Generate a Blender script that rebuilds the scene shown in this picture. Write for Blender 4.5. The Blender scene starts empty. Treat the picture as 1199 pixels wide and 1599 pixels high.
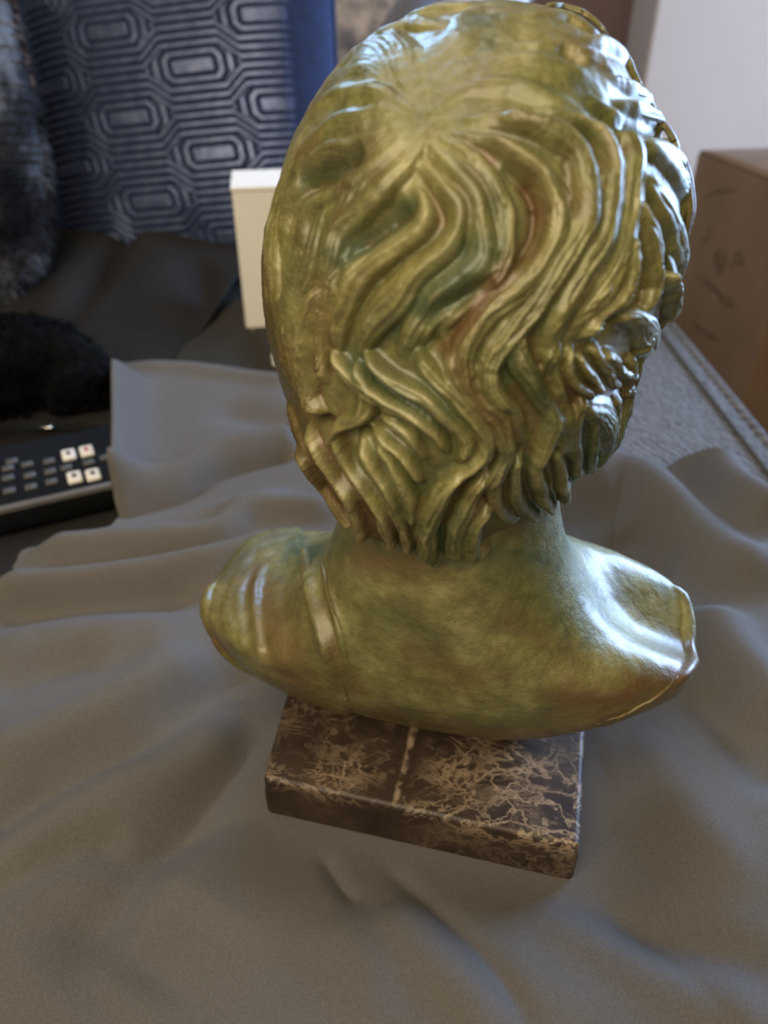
import bpy, bmesh, math, random
import numpy as np
from mathutils import Vector
from mathutils.bvhtree import BVHTree

random.seed(4)
rng = np.random.default_rng(7)
scene = bpy.context.scene
COL = scene.collection
R_ = math.radians

# ------------------------------------------------------------------ camera
CAM = np.array([0.0, 0.0, 0.366])
PITCH = R_(35)
FW = np.array([0, math.cos(PITCH), -math.sin(PITCH)])
UP = np.array([0, math.sin(PITCH), math.cos(PITCH)])
RT = np.array([1.0, 0, 0])
FPX = 1208.0                                   # focal length in photo pixels (photo 1199 x 1599)
cd = bpy.data.cameras.new('camera')
cam = bpy.data.objects.new('camera', cd)
COL.objects.link(cam)
cam.location = CAM
cam.rotation_euler = (math.pi / 2 - PITCH, 0, 0)
cd.sensor_fit = 'VERTICAL'
cd.lens = 6.9
cd.sensor_height = 6.9 * 1599 / FPX
cd.sensor_width = cd.sensor_height * .75
cd.clip_start = 0.01
cd.clip_end = 60
cd.dof.use_dof = True
cd.dof.focus_distance = 0.32
cd.dof.aperture_fstop = 1.9
scene.camera = cam

# ------------------------------------------------------------------ world and lamps (an indoor close-up: no sun, no sky)
world = bpy.data.worlds.new('World')
scene.world = world
world.use_nodes = True
bg = world.node_tree.nodes['Background']
bg.inputs[0].default_value = (1.0, 0.92, 0.82, 1)
bg.inputs[1].default_value = 0.06


def area(name, loc, target, size, power, color, size_y=None):
    ld = bpy.data.lights.new(name, 'AREA')
    ld.energy = power
    ld.color = color
    ld.size = size
    if size_y:
        ld.shape = 'RECTANGLE'
        ld.size_y = size_y
    o = bpy.data.objects.new(name, ld)
    COL.objects.link(o)
    o.location = loc
    o.rotation_euler = (Vector(target) - Vector(loc)).to_track_quat('-Z', 'Y').to_euler()
    return o


area('window_light', (1.55, 1.45, 0.48), (0.05, 0.35, 0.25), 0.85, 78, (0.40, 0.60, 1.0), 1.2)
area('far_window_light', (-0.45, 2.0, 1.35), (0.0, 0.4, 0.2), 0.40, 13, (0.34, 0.60, 1.0), 0.40)
area('lamp_light', (-0.38, -0.50, 1.20), (0.0, 0.95, 0.2), 1.2, 23, (1.0, 0.84, 0.61))
area('ceiling_lamp', (-0.35, 0.85, 1.75), (-0.1, 0.6, 0.0), 0.9, 8, (1.0, 0.85, 0.65))
scene.view_settings.view_transform = 'Standard'
scene.view_settings.look = 'None'
scene.view_settings.exposure = 0.0
scene.view_settings.gamma = 1.0


# ------------------------------------------------------------------ helpers
def ray(px, py):
    return FW + (px - 600) / FPX * RT + (800 - py) / FPX * UP


def on_z(px, py, z=0.0):
    d = ray(px, py)
    return CAM + d * ((z - CAM[2]) / d[2])


def on_y(px, py, y):
    d = ray(px, py)
    return CAM + d * ((y - CAM[1]) / d[1])


def proj(P):
    d = P - CAM
    z = d @ FW
    return np.stack([600 + FPX * (d @ RT) / z, 800 - FPX * (d @ UP) / z], -1)


def sstep(a, b, x):
    t = np.clip((x - a) / (b - a), 0, 1)
    return t * t * (3 - 2 * t)


def spline(pts, n):
    """Catmull-Rom through pts, resampled at n even steps."""
    p = np.asarray(pts, float)
    if len(p) == 2:
        s = np.linspace(0, 1, n)[:, None]
        return p[0] * (1 - s) + p[1] * s
    e = np.vstack([2 * p[0] - p[1], p, 2 * p[-1] - p[-2]])
    out = []
    for i in range(len(p) - 1):
        a, b, c, d = e[i:i + 4]
        t = np.linspace(0, 1, 12, endpoint=False)[:, None]
        out.append(.5 * (2 * b + (c - a) * t + (2 * a - 5 * b + 4 * c - d) * t ** 2 + (3 * b - a - 3 * c + d) * t ** 3))
    q = np.vstack(out + [p[-1:]])
    L = np.r_[0, np.cumsum(np.linalg.norm(np.diff(q, axis=0), axis=1))]
    s = np.linspace(0, L[-1], n)
    return np.stack([np.interp(s, L, q[:, k]) for k in range(p.shape[1])], -1)


def link(o, parent=None):
    COL.objects.link(o)
    if parent is not None:
        o.parent = parent
    return o


def mesh_obj(name, verts, faces, mat, parent=None, smooth=True, attrs=None):
    me = bpy.data.meshes.new(name)
    V = np.asarray(verts, np.float32)
    if isinstance(faces, np.ndarray):
        k = faces.shape[1]
        me.vertices.add(len(V))
        me.vertices.foreach_set('co', V.ravel())
        me.loops.add(faces.size)
        me.loops.foreach_set('vertex_index', faces.ravel().astype(np.int32))
        me.polygons.add(len(faces))
        me.polygons.foreach_set('loop_start', np.arange(0, faces.size, k, dtype=np.int32))
        me.polygons.foreach_set('loop_total', np.full(len(faces), k, np.int32))
        me.update(calc_edges=True)
    else:
        me.from_pydata([tuple(v) for v in V.tolist()], [], faces)
    me.polygons.foreach_set('use_smooth', np.full(len(me.polygons), smooth))
    for an, av in (attrs or {}).items():
        a = me.attributes.new(an, 'FLOAT', 'POINT')
        a.data.foreach_set('value', np.asarray(av, np.float32))
    me.update()
    if mat:
        me.materials.append(mat)
    return link(bpy.data.objects.new(name, me), parent)


def bm_obj(name, bm, mat, parent=None, smooth=False):
    me = bpy.data.meshes.new(name)
    bmesh.ops.recalc_face_normals(bm, faces=bm.faces)
    bm.to_mesh(me)
    bm.free()
    me.polygons.foreach_set('use_smooth', np.full(len(me.polygons), smooth))
    if mat:
        me.materials.append(mat)
    return link(bpy.data.objects.new(name, me), parent)


def box_bm(lo, hi, bevel=0.0, seg=2):
    bm = bmesh.new()
    bmesh.ops.create_cube(bm, size=1)
    lo, hi = Vector(lo), Vector(hi)
    for v in bm.verts:
        v.co = Vector(((lo[i] + hi[i]) / 2 + v.co[i] * (hi[i] - lo[i])) for i in range(3))
    if bevel:
        bmesh.ops.bevel(bm, geom=list(bm.edges), offset=bevel, segments=seg, profile=.5, affect='EDGES')
    return bm


def grid_faces(nu, nv, wrap_u=False):
    """vertex index = v*nu + u"""
    u = np.arange(nu if wrap_u else nu - 1)
    v = np.arange(nv - 1)
    U, V = np.meshgrid(u, v)
    U2 = (U + 1) % nu
    return np.stack([V * nu + U, V * nu + U2, (V + 1) * nu + U2, (V + 1) * nu + U], -1).reshape(-1, 4)


def empty(name, loc, rz=0.0):
    o = bpy.data.objects.new(name, None)
    o.location = loc
    o.rotation_euler = (0, 0, rz)
    o.empty_display_size = .05
    return link(o)


def tag(o, label=None, cat=None, group=None, kind=None):
    for k, v in (('label', label), ('category', cat), ('group', group), ('kind', kind)):
        if v:
            o[k] = v
    return o


def local_to(root, V):
    """world points -> the frame of a top-level root (translation + z turn)"""
    a = root.rotation_euler.z
    d = np.asarray(V, float) - np.array(root.location)
    c, s = math.cos(a), math.sin(a)
    return np.stack([d[:, 0] * c + d[:, 1] * s, -d[:, 0] * s + d[:, 1] * c, d[:, 2]], -1)


_perm = rng.permutation(512)
_grad = rng.normal(size=(512, 3))


def vnoise(P, scale, octaves=1, seed=0):
    """smooth value noise in 3-D, -1..1"""
    out = np.zeros(len(P))
    amp, tot = 1.0, 0.0
    for o in range(octaves):
        q = P * scale * 2 ** o + 17.3 * (seed + o)
        i = np.floor(q).astype(int)
        f = q - i
        f = f * f * (3 - 2 * f)
        acc = 0
        for dx in (0, 1):
            for dy in (0, 1):
                for dz in (0, 1):
                    h = _perm[(_perm[(_perm[(i[:, 0] + dx) & 511] + i[:, 1] + dy) & 511] + i[:, 2] + dz) & 511] / 255.5 - 1
                    w = (f[:, 0] if dx else 1 - f[:, 0]) * (f[:, 1] if dy else 1 - f[:, 1]) * (f[:, 2] if dz else 1 - f[:, 2])
                    acc = acc + h * w
        out += amp * acc
        tot += amp
        amp *= .5
    return out / tot


# ------------------------------------------------------------------ materials
def material(name):
    m = bpy.data.materials.new(name)
    m.use_nodes = True
    nt = m.node_tree
    return m, nt, nt.nodes['Principled BSDF']


def N(nt, kind, **kw):
    n = nt.nodes.new(kind)
    for k, v in kw.items():
        if k in n.inputs.keys() if hasattr(n.inputs, 'keys') else False:
            n.inputs[k].default_value = v
        else:
            setattr(n, k, v)
    return n


def noise(nt, scale, detail=3, rough=.55, coord='Object', vec=None):
    n = nt.nodes.new('ShaderNodeTexNoise')
    n.inputs['Scale'].default_value = scale
    n.inputs['Detail'].default_value = detail
    n.inputs['Roughness'].default_value = rough
    if vec is None:
        tc = nt.nodes.new('ShaderNodeTexCoord')
        vec = tc.outputs[coord]
    nt.links.new(vec, n.inputs['Vector'])
    return n


def ramp(nt, fac, stops):
    r = nt.nodes.new('ShaderNodeValToRGB')
    el = r.color_ramp.elements
    while len(el) < len(stops):
        el.new(.5)
    for e, (p, c) in zip(el, stops):
        e.position = p
        e.color = (*c, 1) if len(c) == 3 else c
    nt.links.new(fac, r.inputs[0])
    return r


def mix(nt, fac, a, b, blend='MIX'):
    m = nt.nodes.new('ShaderNodeMix')
    m.data_type = 'RGBA'
    m.blend_type = blend
    for sock, v in ((m.inputs[0], fac), (m.inputs[6], a), (m.inputs[7], b)):
        if hasattr(v, 'links'):
            nt.links.new(v, sock)
        elif isinstance(v, (int, float)):
            sock.default_value = v
        else:
            sock.default_value = (*v, 1)
    return m.outputs[2]


def mth(nt, op, a, b=None):
    m = nt.nodes.new('ShaderNodeMath')
    m.operation = op
    for i, v in enumerate((a, b)):
        if v is None:
            continue
        if hasattr(v, 'links'):
            nt.links.new(v, m.inputs[i])
        else:
            m.inputs[i].default_value = v
    return m.outputs[0]


def attr(nt, name):
    a = nt.nodes.new('ShaderNodeAttribute')
    a.attribute_name = name
    return a.outputs['Fac']


def bump(nt, bsdf, height, strength, dist):
    b = nt.nodes.new('ShaderNodeBump')
    b.inputs['Strength'].default_value = strength
    b.inputs['Distance'].default_value = dist
    nt.links.new(height, b.inputs['Height'])
    nt.links.new(b.outputs[0], bsdf.inputs['Normal'])
    return b


def bronze():
    m, nt, b = material('patinated_bronze')
    n1 = noise(nt, 48, 5, .68)
    n2 = noise(nt, 150, 5, .7)
    n3 = noise(nt, 17, 4, .6)
    gold = ramp(nt, n1.outputs[0], [(.30, (.12, .095, .028)), (.5, (.235, .208, .062)), (.66, (.38, .345, .14))]).outputs[0]
    olive = ramp(nt, n2.outputs[0], [(.32, (.07, .082, .020)), (.65, (.19, .195, .050))]).outputs[0]
    f = ramp(nt, n3.outputs[0], [(.40, (0, 0, 0)), (.62, (1, 1, 1))]).outputs[0]
    base = mix(nt, mth(nt, 'MULTIPLY', f, .85), gold, olive)
    n4 = noise(nt, 30, 5, .7)
    base = mix(nt, ramp(nt, n4.outputs[0], [(.54, (0, 0, 0)), (.72, (.75, .75, .75))]).outputs[0], base, (.12, .065, .02))
    # patina lies where the casting is low and in traced patches
    base = mix(nt, mth(nt, 'MULTIPLY', attr(nt, 'green'), ramp(nt, n2.outputs[0], [(.25, (.55, .55, .55)), (.6, (1, 1, 1))]).outputs[0]), base, (.045, .080, .032))
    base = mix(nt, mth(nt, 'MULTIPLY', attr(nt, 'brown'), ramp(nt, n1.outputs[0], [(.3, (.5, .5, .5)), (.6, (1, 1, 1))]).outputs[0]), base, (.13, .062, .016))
    # edges rubbed bright
    base = mix(nt, mth(nt, 'MULTIPLY', attr(nt, 'worn'), .6), base, (.46, .40, .17))
    nt.links.new(base, b.inputs['Base Color'])
    b.inputs['Metallic'].default_value = .24
    rr = ramp(nt, n2.outputs[0], [(.3, (.46, .46, .46)), (.7, (.66, .66, .66))]).outputs[0]
    nt.links.new(rr, b.inputs['Roughness'])
    b.inputs['Coat Weight'].default_value = .48
    b.inputs['Coat Roughness'].default_value = .31
    b.inputs['Coat IOR'].default_value = 1.75
    g = noise(nt, 460, 3, .6)
    h = mth(nt, 'ADD', g.outputs[0], mth(nt, 'MULTIPLY', n2.outputs[0], 1.5))
    bump(nt, b, h, .5, .0009)
    return m


def marble():
    m, nt, b = material('brown_marble')
    tc = nt.nodes.new('ShaderNodeTexCoord')
    warp = noise(nt, 34, 4, .6)
    vec = nt.nodes.new('ShaderNodeMixRGB')
    vec.blend_type = 'LINEAR_LIGHT'
    vec.inputs[0].default_value = .035
    nt.links.new(tc.outputs['Object'], vec.inputs[1])
    nt.links.new(warp.outputs['Color'], vec.inputs[2])

    def veins(scale, w, stretch):
        mp = nt.nodes.new('ShaderNodeMapping')
        mp.inputs['Scale'].default_value = stretch
        nt.links.new(vec.outputs[0], mp.inputs[0])
        v = nt.nodes.new('ShaderNodeTexVoronoi')
        v.feature = 'DISTANCE_TO_EDGE'
        v.inputs['Scale'].default_value = scale
        nt.links.new(mp.outputs[0], v.inputs['Vector'])
        return ramp(nt, v.outputs[0], [(0, (1, 1, 1)), (w * .35, (.7, .7, .7)), (w, (0, 0, 0))]).outputs[0]
    cloud = noise(nt, 30, 5, .65)
    dark = ramp(nt, cloud.outputs[0], [(.3, (.018, .011, .007)), (.55, (.044, .027, .016)), (.75, (.085, .055, .033))]).outputs[0]
    def ridges(scale, k, seed):
        mp = nt.nodes.new('ShaderNodeMapping')
        mp.inputs['Location'].default_value = (seed, seed * .7, 0)
        mp.inputs['Rotation'].default_value = (0, 0, .5 + seed)
        mp.inputs['Scale'].default_value = (1, 1.6, 1)
        nt.links.new(tc.outputs['Object'], mp.inputs[0])
        n = noise(nt, scale, 7, .62, vec=mp.outputs[0])
        n.inputs['Distortion'].default_value = .9
        a = mth(nt, 'ABSOLUTE', mth(nt, 'SUBTRACT', n.outputs[0], .5))
        return ramp(nt, mth(nt, 'MULTIPLY', a, k), [(0, (1, 1, 1)), (.35, (.45, .45, .45)), (1, (0, 0, 0))]).outputs[0]
    amount = ramp(nt, noise(nt, 19, 3, .5).outputs[0], [(.43, (.03, .03, .03)), (.64, (.95, .95, .95))]).outputs[0]
    amount2 = ramp(nt, noise(nt, 33, 3, .5).outputs[0], [(.45, (0, 0, 0)), (.6, (.8, .8, .8))]).outputs[0]
    v = mth(nt, 'MAXIMUM', mth(nt, 'MULTIPLY', ridges(24, 34, .3), amount), mth(nt, 'MULTIPLY', ridges(48, 26, 1.9), mth(nt, 'MULTIPLY', amount2, .55)))
    v = mth(nt, 'MAXIMUM', v, mth(nt, 'MULTIPLY', veins(30, .05, (.8, 1.4, 1)), mth(nt, 'MULTIPLY', amount, .8)))
    # one straight cream vein right across the block
    sx = nt.nodes.new('ShaderNodeSeparateXYZ')
    nt.links.new(tc.outputs['Object'], sx.inputs[0])
    wob = mth(nt, 'MULTIPLY', mth(nt, 'SUBTRACT', noise(nt, 60, 4).outputs[0], .5), .006)
    x = mth(nt, 'ABSOLUTE', mth(nt, 'ADD', mth(nt, 'ADD', sx.outputs[0], .0098), wob))
    line = ramp(nt, mth(nt, 'MULTIPLY', x, 100), [(.0, (.75, .75, .75)), (.12, (.6, .6, .6)), (.24, (0, 0, 0))]).outputs[0]
    topz = mth(nt, 'GREATER_THAN', sx.outputs[2], .026)
    line = mth(nt, 'MULTIPLY', mth(nt, 'MULTIPLY', line, topz), ramp(nt, noise(nt, 90, 3).outputs[0], [(.40, (.0, .0, .0)), (.56, (1, 1, 1))]).outputs[0])
    v = mth(nt, 'MAXIMUM', v, line)
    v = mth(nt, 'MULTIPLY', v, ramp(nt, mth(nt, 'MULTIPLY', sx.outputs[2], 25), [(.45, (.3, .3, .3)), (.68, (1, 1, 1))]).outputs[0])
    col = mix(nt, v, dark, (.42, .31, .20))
    nt.links.new(col, b.inputs['Base Color'])
    b.inputs['Roughness'].default_value = .5
    bump(nt, b, cloud.outputs[0], .15, .001)
    return m


def fabric(name, c1, c2, weave=900, rough=.95, sheen=.25, strength=.4, mottled=6):
    m, nt, b = material(name)
    n1 = noise(nt, mottled, 3, .55)
    n2 = noise(nt, weave, 2, .6)
    col = ramp(nt, n1.outputs[0], [(.3, c1), (.7, c2)]).outputs[0]
    col = mix(nt, .2, col, ramp(nt, n2.outputs[0], [(.35, tuple(v * .62 for v in c1)), (.65, tuple(min(1, v * 1.35) for v in c2))]).outputs[0])
    nt.links.new(col, b.inputs['Base Color'])
    b.inputs['Roughness'].default_value = rough
    b.inputs['Sheen Weight'].default_value = sheen
    b.inputs['Sheen Roughness'].default_value = .5
    b.inputs['Specular IOR Level'].default_value = .2
    bump(nt, b, n2.outputs[0], strength, .0012)
    return m


def plain(name, c, rough=.5, metal=0.0, spec=.5, var=.15, scale=25, bmp=.0):
    m, nt, b = material(name)
    n1 = noise(nt, scale, 4, .6)
    col = ramp(nt, n1.outputs[0], [(.3, tuple(v * (1 - var) for v in c)), (.7, tuple(min(1, v * (1 + var)) for v in c))]).outputs[0]
    nt.links.new(col, b.inputs['Base Color'])
    b.inputs['Roughness'].default_value = rough
    b.inputs['Metallic'].default_value = metal
    b.inputs['Specular IOR Level'].default_value = spec
    if bmp:
        bump(nt, b, n1.outputs[0], bmp, .002)
    return m


def weave_mat():
    m, nt, b = material('grey_woven_upholstery')
    tc = nt.nodes.new('ShaderNodeTexCoord')
    mp = nt.nodes.new('ShaderNodeMapping')
    mp.inputs['Rotation'].default_value = (0, 0, R_(-28))
    nt.links.new(tc.outputs['Object'], mp.inputs[0])
    w = nt.nodes.new('ShaderNodeTexWave')
    w.inputs['Scale'].default_value = 40
    w.inputs['Distortion'].default_value = 5
    w.inputs['Detail'].default_value = 3
    w.inputs['Detail Scale'].default_value = 3
    nt.links.new(mp.outputs[0], w.inputs['Vector'])
    n2 = noise(nt, 500, 3, .7)
    n3 = noise(nt, 60, 3, .6)
    f = mth(nt, 'ADD', mth(nt, 'MULTIPLY', w.outputs[0], .35), mth(nt, 'ADD', mth(nt, 'MULTIPLY', n2.outputs[0], .35), mth(nt, 'MULTIPLY', n3.outputs[0], .3)))
    col = ramp(nt, f, [(.34, (.075, .070, .065)), (.58, (.20, .188, .176))]).outputs[0]
    nt.links.new(col, b.inputs['Base Color'])
    b.inputs['Roughness'].default_value = .95
    b.inputs['Specular IOR Level'].default_value = .15
    bump(nt, b, f, .5, .002)
    return m


def pillow_mat():
    m, nt, b = material('navy_embossed_velvet')
    band = attr(nt, 'band')
    n = noise(nt, 70, 3, .6)
    foil = ramp(nt, n.outputs[0], [(.3, (.065, .090, .18)), (.7, (.14, .17, .27))]).outputs[0]
    navy = ramp(nt, n.outputs[0], [(.3, (.006, .013, .042)), (.7, (.011, .025, .085))]).outputs[0]
    nt.links.new(mix(nt, band, navy, foil), b.inputs['Base Color'])
    nt.links.new(mth(nt, 'MULTIPLY', band, .65), b.inputs['Metallic'])
    nt.links.new(ramp(nt, band, [(0, (.9, .9, .9)), (1, (.36, .36, .36))]).outputs[0], b.inputs['Roughness'])
    b.inputs['Sheen Weight'].default_value = .5
    b.inputs['Sheen Tint'].default_value = (.25, .42, .9, 1)
    b.inputs['Sheen Roughness'].default_value = .35
    bump(nt, b, noise(nt, 260, 3).outputs[0], .3, .001)
    return m


def fur_mat(name, stops, scale):
    m, nt, b = material(name)
    n = noise(nt, scale, 4, .6)
    nt.links.new(ramp(nt, n.outputs[0], stops).outputs[0], b.inputs['Base Color'])
    b.inputs['Roughness'].default_value = .85
    b.inputs['Specular IOR Level'].default_value = .2
    bump(nt, b, noise(nt, 300, 3).outputs[0], .5, .004)
    return m


M_BRONZE = bronze()
M_MARBLE = marble()
M_BLANKET = fabric('taupe_fleece', (.112, .102, .091), (.130, .119, .107), 800, .97, .05, .3, 8)
M_SOFA = weave_mat()
M_SOFA_DARK = fabric('dark_upholstery', (.055, .048, .038), (.075, .066, .052), 700, .95, .1, .4, 10)
M_SEAT_SHADE = fabric('seat_shade_brown', (.030, .026, .019), (.042, .036, .028), 800, .95, .0, .4, 9)  # shade on the sofa seat, put into the colour of an added sheet
M_THROW = fabric('charcoal_cloth', (.016, .0145, .0135), (.024, .022, .021), 800, .95, .0, .4, 9)
M_PILLOW = pillow_mat()
M_FUR = fur_mat('grey_black_fur', [(.42, (.006, .006, .008)), (.55, (.032, .030, .030)), (.68, (.22, .21, .20))], 9)
M_PALE = fur_mat('mottled_pale_fleece', [(.36, (.30, .30, .36)), (.5, (.55, .52, .55)), (.66, (.75, .70, .70))], 34)
M_SLATE = fabric('slate_cloth', (.16, .17, .21), (.21, .22, .26), 600, .9, .2)
M_WHITE = plain('white_card', (.93, .88, .77), .75, var=.03)
M_CARD = plain('brown_cardboard', (.21, .130, .072), .85, spec=.2, var=.10, scale=9, bmp=.15)
M_INK = plain('dark_print', (.155, .095, .052), .85, spec=.1, var=.3, scale=60)
M_BLACK = plain('black_plastic', (.005, .005, .005), .75, spec=.15, var=.3)
M_EDGE = plain('worn_plastic_edge', (.13, .12, .11), .35)
M_BLACKCLOTH = plain('black_pouch_cloth', (.0025, .0025, .0028), .95, spec=.1, var=.5, scale=40, bmp=.4)
M_KEYW = plain('white_key', (.82, .78, .70), .5, var=.03)
M_KEYD = plain('grey_key', (.075, .072, .07), .5)
M_GLYPH = plain('dark_glyph', (.06, .05, .05), .6)
M_RED = plain('red_glyph', (.55, .06, .04), .6)
M_METAL = plain('steel_clasp', (.7, .66, .58), .22, 1.0)
M_WALL = plain('pale_wall_paint', (.56, .44, .345), .9, spec=.2, var=.03, scale=5, bmp=.1)
M_MAUVE = plain('mauve_wall_paint', (.34, .235, .22), .9, spec=.2, var=.04, scale=4, bmp=.1)
M_FLOOR = plain('brown_floor', (.20, .13, .08), .6, var=.2, scale=5)

# ------------------------------------------------------------------ the setting: walls and floor
z0 = -.42
f = tag(mesh_obj('floor', [(-4, -3, z0), (5, -3, z0), (5, 6, z0), (-4, 6, z0)], [(0, 1, 2, 3)], M_FLOOR, smooth=False), kind='structure')
wx = on_y(1017, 60, 2.05)[0]
w = bm_obj('wall', box_bm((wx, 2.05, z0), (4.2, 2.25, 2.4), .006), M_WALL)
tag(w, kind='structure')
w = bm_obj('wall_behind', box_bm((-3.5, 2.75, z0), (3.2, 2.95, 2.4)), M_MAUVE)
tag(w, kind='structure')

# ------------------------------------------------------------------ sofa
sofa = tag(empty('sofa', (0, .5, z0)), 'grey woven sofa with a piped seat edge, under the taupe blanket', 'sofa')


def sofa_part(name, bm, mat, parent=sofa, smooth=True):
    bmesh.ops.translate(bm, verts=bm.verts, vec=-Vector(sofa.location))
    return bm_obj(name, bm, mat, parent, smooth)


ex0, ex1 = on_z(1055, 512)[0], on_z(1199, 655)[0]
sofa_part('base', box_bm((-1.05, -.55, z0 + .06), (.352, 1.48, -.15), .02), M_SOFA_DARK)
seat = sofa_part('seat', box_bm((-1.05, -.55, -.148), (.372, 1.28, -.001), .022, 4), M_SOFA)
arm = sofa_part('arm', box_bm((-1.05, 1.285, -.147), (.30, 1.50, .20), .05, 5), M_SOFA_DARK)
for x, y in ((-.98, -.48), (.28, -.48), (-.98, 1.40), (.28, 1.40)):
    sofa_part('leg', box_bm((x, y, z0 + .001), (x + .06, y + .06, z0 + .07), .006), M_BLACK)


def tube(name, pts, rad, mat, parent=None, seg=8, n=60, flat=1.0, up=(0, 0, 1)):
    p = spline(pts, n)
    rad = np.interp(np.linspace(0, 1, n), np.linspace(0, 1, len(np.atleast_1d(rad))), np.atleast_1d(rad))
    t = np.gradient(p, axis=0)
    t /= np.linalg.norm(t, axis=1)[:, None] + 1e-12
    a = np.cross(t, np.array(up, float))
    a /= np.linalg.norm(a, axis=1)[:, None] + 1e-9
    b = np.cross(a, t)
    th = np.linspace(0, 2 * np.pi, seg, endpoint=False)
    V = (p[:, None] + rad[:, None, None] * (np.cos(th)[None, :, None] * a[:, None] + flat * np.sin(th)[None, :, None] * b[:, None])).reshape(-1, 3)
    F = grid_faces(seg, n, True).tolist()
    F += [list(range(seg))[::-1], list(range((n - 1) * seg, n * seg))]
    return V, F


off = np.array(sofa.location)
V, F = tube('piping', [(.366, -.5, -.006), (.366, .4, -.006), (.366, 1.26, -.006)], .006, None, n=90)
mesh_obj('piping', V - off, F, M_SOFA, seat)
V, F = tube('seam', [(.340, -.5, .0), (.341, .4, .0), (.340, 1.26, .0)], .0028, None, n=90)
mesh_obj('seam', V - off, F, M_SOFA_DARK, seat)

# ------------------------------------------------------------------ blanket
def coons(far, left, near, right, nu, nv):
    """far: left->right, near: left->right, left/right: far->near"""
    c0, c1 = spline(far, nu), spline(near, nu)
    d0, d1 = spline(left, nv), spline(right, nv)
    u = np.linspace(0, 1, nu)[None, :, None]
    v = np.linspace(0, 1, nv)[:, None, None]
    S = (1 - v) * c0[None] + v * c1[None] + (1 - u) * d0[:, None] + u * d1[:, None]
    S -= (1 - u) * (1 - v) * c0[0] + u * (1 - v) * c0[-1] + (1 - u) * v * c1[0] + u * v * c1[-1]
    return S.reshape(-1, 2)


def zpt(px, py, z=.021):
    return on_z(px, py, z)[:2]


PL_C = np.array([.029, .282])                       # plinth centre
YAW = R_(-13.8)
nu, nv = 440, 520
B = coons([zpt(181, 566, .03), zpt(300, 575), zpt(440, 592), (.05, .73), zpt(975, 690, .03), zpt(1070, 702, .036), zpt(1199, 738, .036), (.375, .565)],
          [zpt(181, 566, .03), zpt(175, 690, .044), zpt(168, 792, .044), zpt(105, 835, .03), zpt(40, 856), zpt(22, 880), zpt(-30, 925), (-.50, .40), (-.62, .15), (-.62, -.25)],
          [(-.62, -.25), (0, -.25), (.375, -.25)],
          [(.375, .565), (.375, .3), (.375, -.25)], nu, nv)
P3 = np.c_[B, np.zeros(len(B))]
BH = np.zeros(len(B))


def dist_poly(Q, pts, wid):
    """nearest distance, signed side, 0..1 position along, half width there"""
    m = len(pts)
    best = np.full(len(Q), 1e9)
    sd = np.zeros(len(Q))
    uu = np.zeros(len(Q))
    for k in range(m - 1):
        a, b = pts[k], pts[k + 1]
        ab = b - a
        L2 = ab @ ab + 1e-15
        t = np.clip(((Q - a) @ ab) / L2, 0, 1)
        d = Q - (a + t[:, None] * ab)
        d2 = (d * d).sum(1)
        c = d2 < best
        best[c] = d2[c]
        if Q.shape[1] == 2:
            sd[c] = (ab[0] * d[c, 1] - ab[1] * d[c, 0])
        uu[c] = (k + t[c]) / (m - 1)
    return np.sqrt(best), np.sign(sd), uu


def fold(px_pts, wpx, h, ends=.25, sharp=2.0, wall=0.0):
    global BH
    py_mean = sum(p[1] for p in px_pts) / len(px_pts)
    pts = np.array([zpt(*p) for p in px_pts])
    pts = spline(pts, 26)
    mid = on_z(*px_pts[len(px_pts) // 2])
    w = wpx / FPX * ((mid - CAM) @ FW) * 1.5
    d, s, u = dist_poly(B, pts, w)
    env = sstep(0, ends, u + .02) * sstep(0, ends, 1.02 - u)
    d = d * (1 + wall * s)
    BH += h * (1.3 if py_mean < 1250 else 1.1) * env * np.exp(-(d / w) ** sharp)


MM = .001
# right side
fold([(930, 705), (985, 690), (1060, 692), (1130, 705), (1230, 735)], 15, 10 * MM, .05)
fold([(1088, 690), (1118, 760), (1160, 805), (1230, 845)], 30, 22 * MM, .18)
fold([(1060, 715), (1085, 795), (1140, 855), (1230, 905)], 26, -13 * MM, .2)
fold([(960, 690), (1010, 712), (1060, 735)], 16, -9 * MM, .25)
fold([(860, 790), (960, 765), (1040, 805), (1120, 855), (1230, 935)], 42, 24 * MM, .2)
fold([(960, 830), (1010, 880), (1060, 905)], 30, -7 * MM, .3)
fold([(1095, 950), (1140, 1030), (1240, 1150)], 34, 14 * MM, .25)
fold([(1080, 1060), (1150, 1150), (1240, 1260)], 30, -8 * MM, .25)
fold([(960, 1110), (1020, 1170), (1090, 1300), (1180, 1420)], 34, 7 * MM, .3)
fold([(925, 1150), (945, 1210), (930, 1300)], 22, -5 * MM, .35)
fold([(830, 1390), (930, 1455), (1020, 1520), (1230, 1640)], 30, 5.5 * MM, .2)
fold([(930, 1400), (1040, 1455), (1230, 1530)], 26, -4 * MM, .25)
fold([(600, 1400), (690, 1510), (790, 1640)], 26, 4.5 * MM, .2)
fold([(590, 1310), (650, 1380), (760, 1500), (840, 1620)], 14, -3.6 * MM, .2)
fold([(495, 1300), (530, 1370), (565, 1420)], 10, -3.8 * MM, .3)
fold([(520, 1420), (560, 1500), (600, 1640)], 24, 3 * MM, .25)
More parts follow.
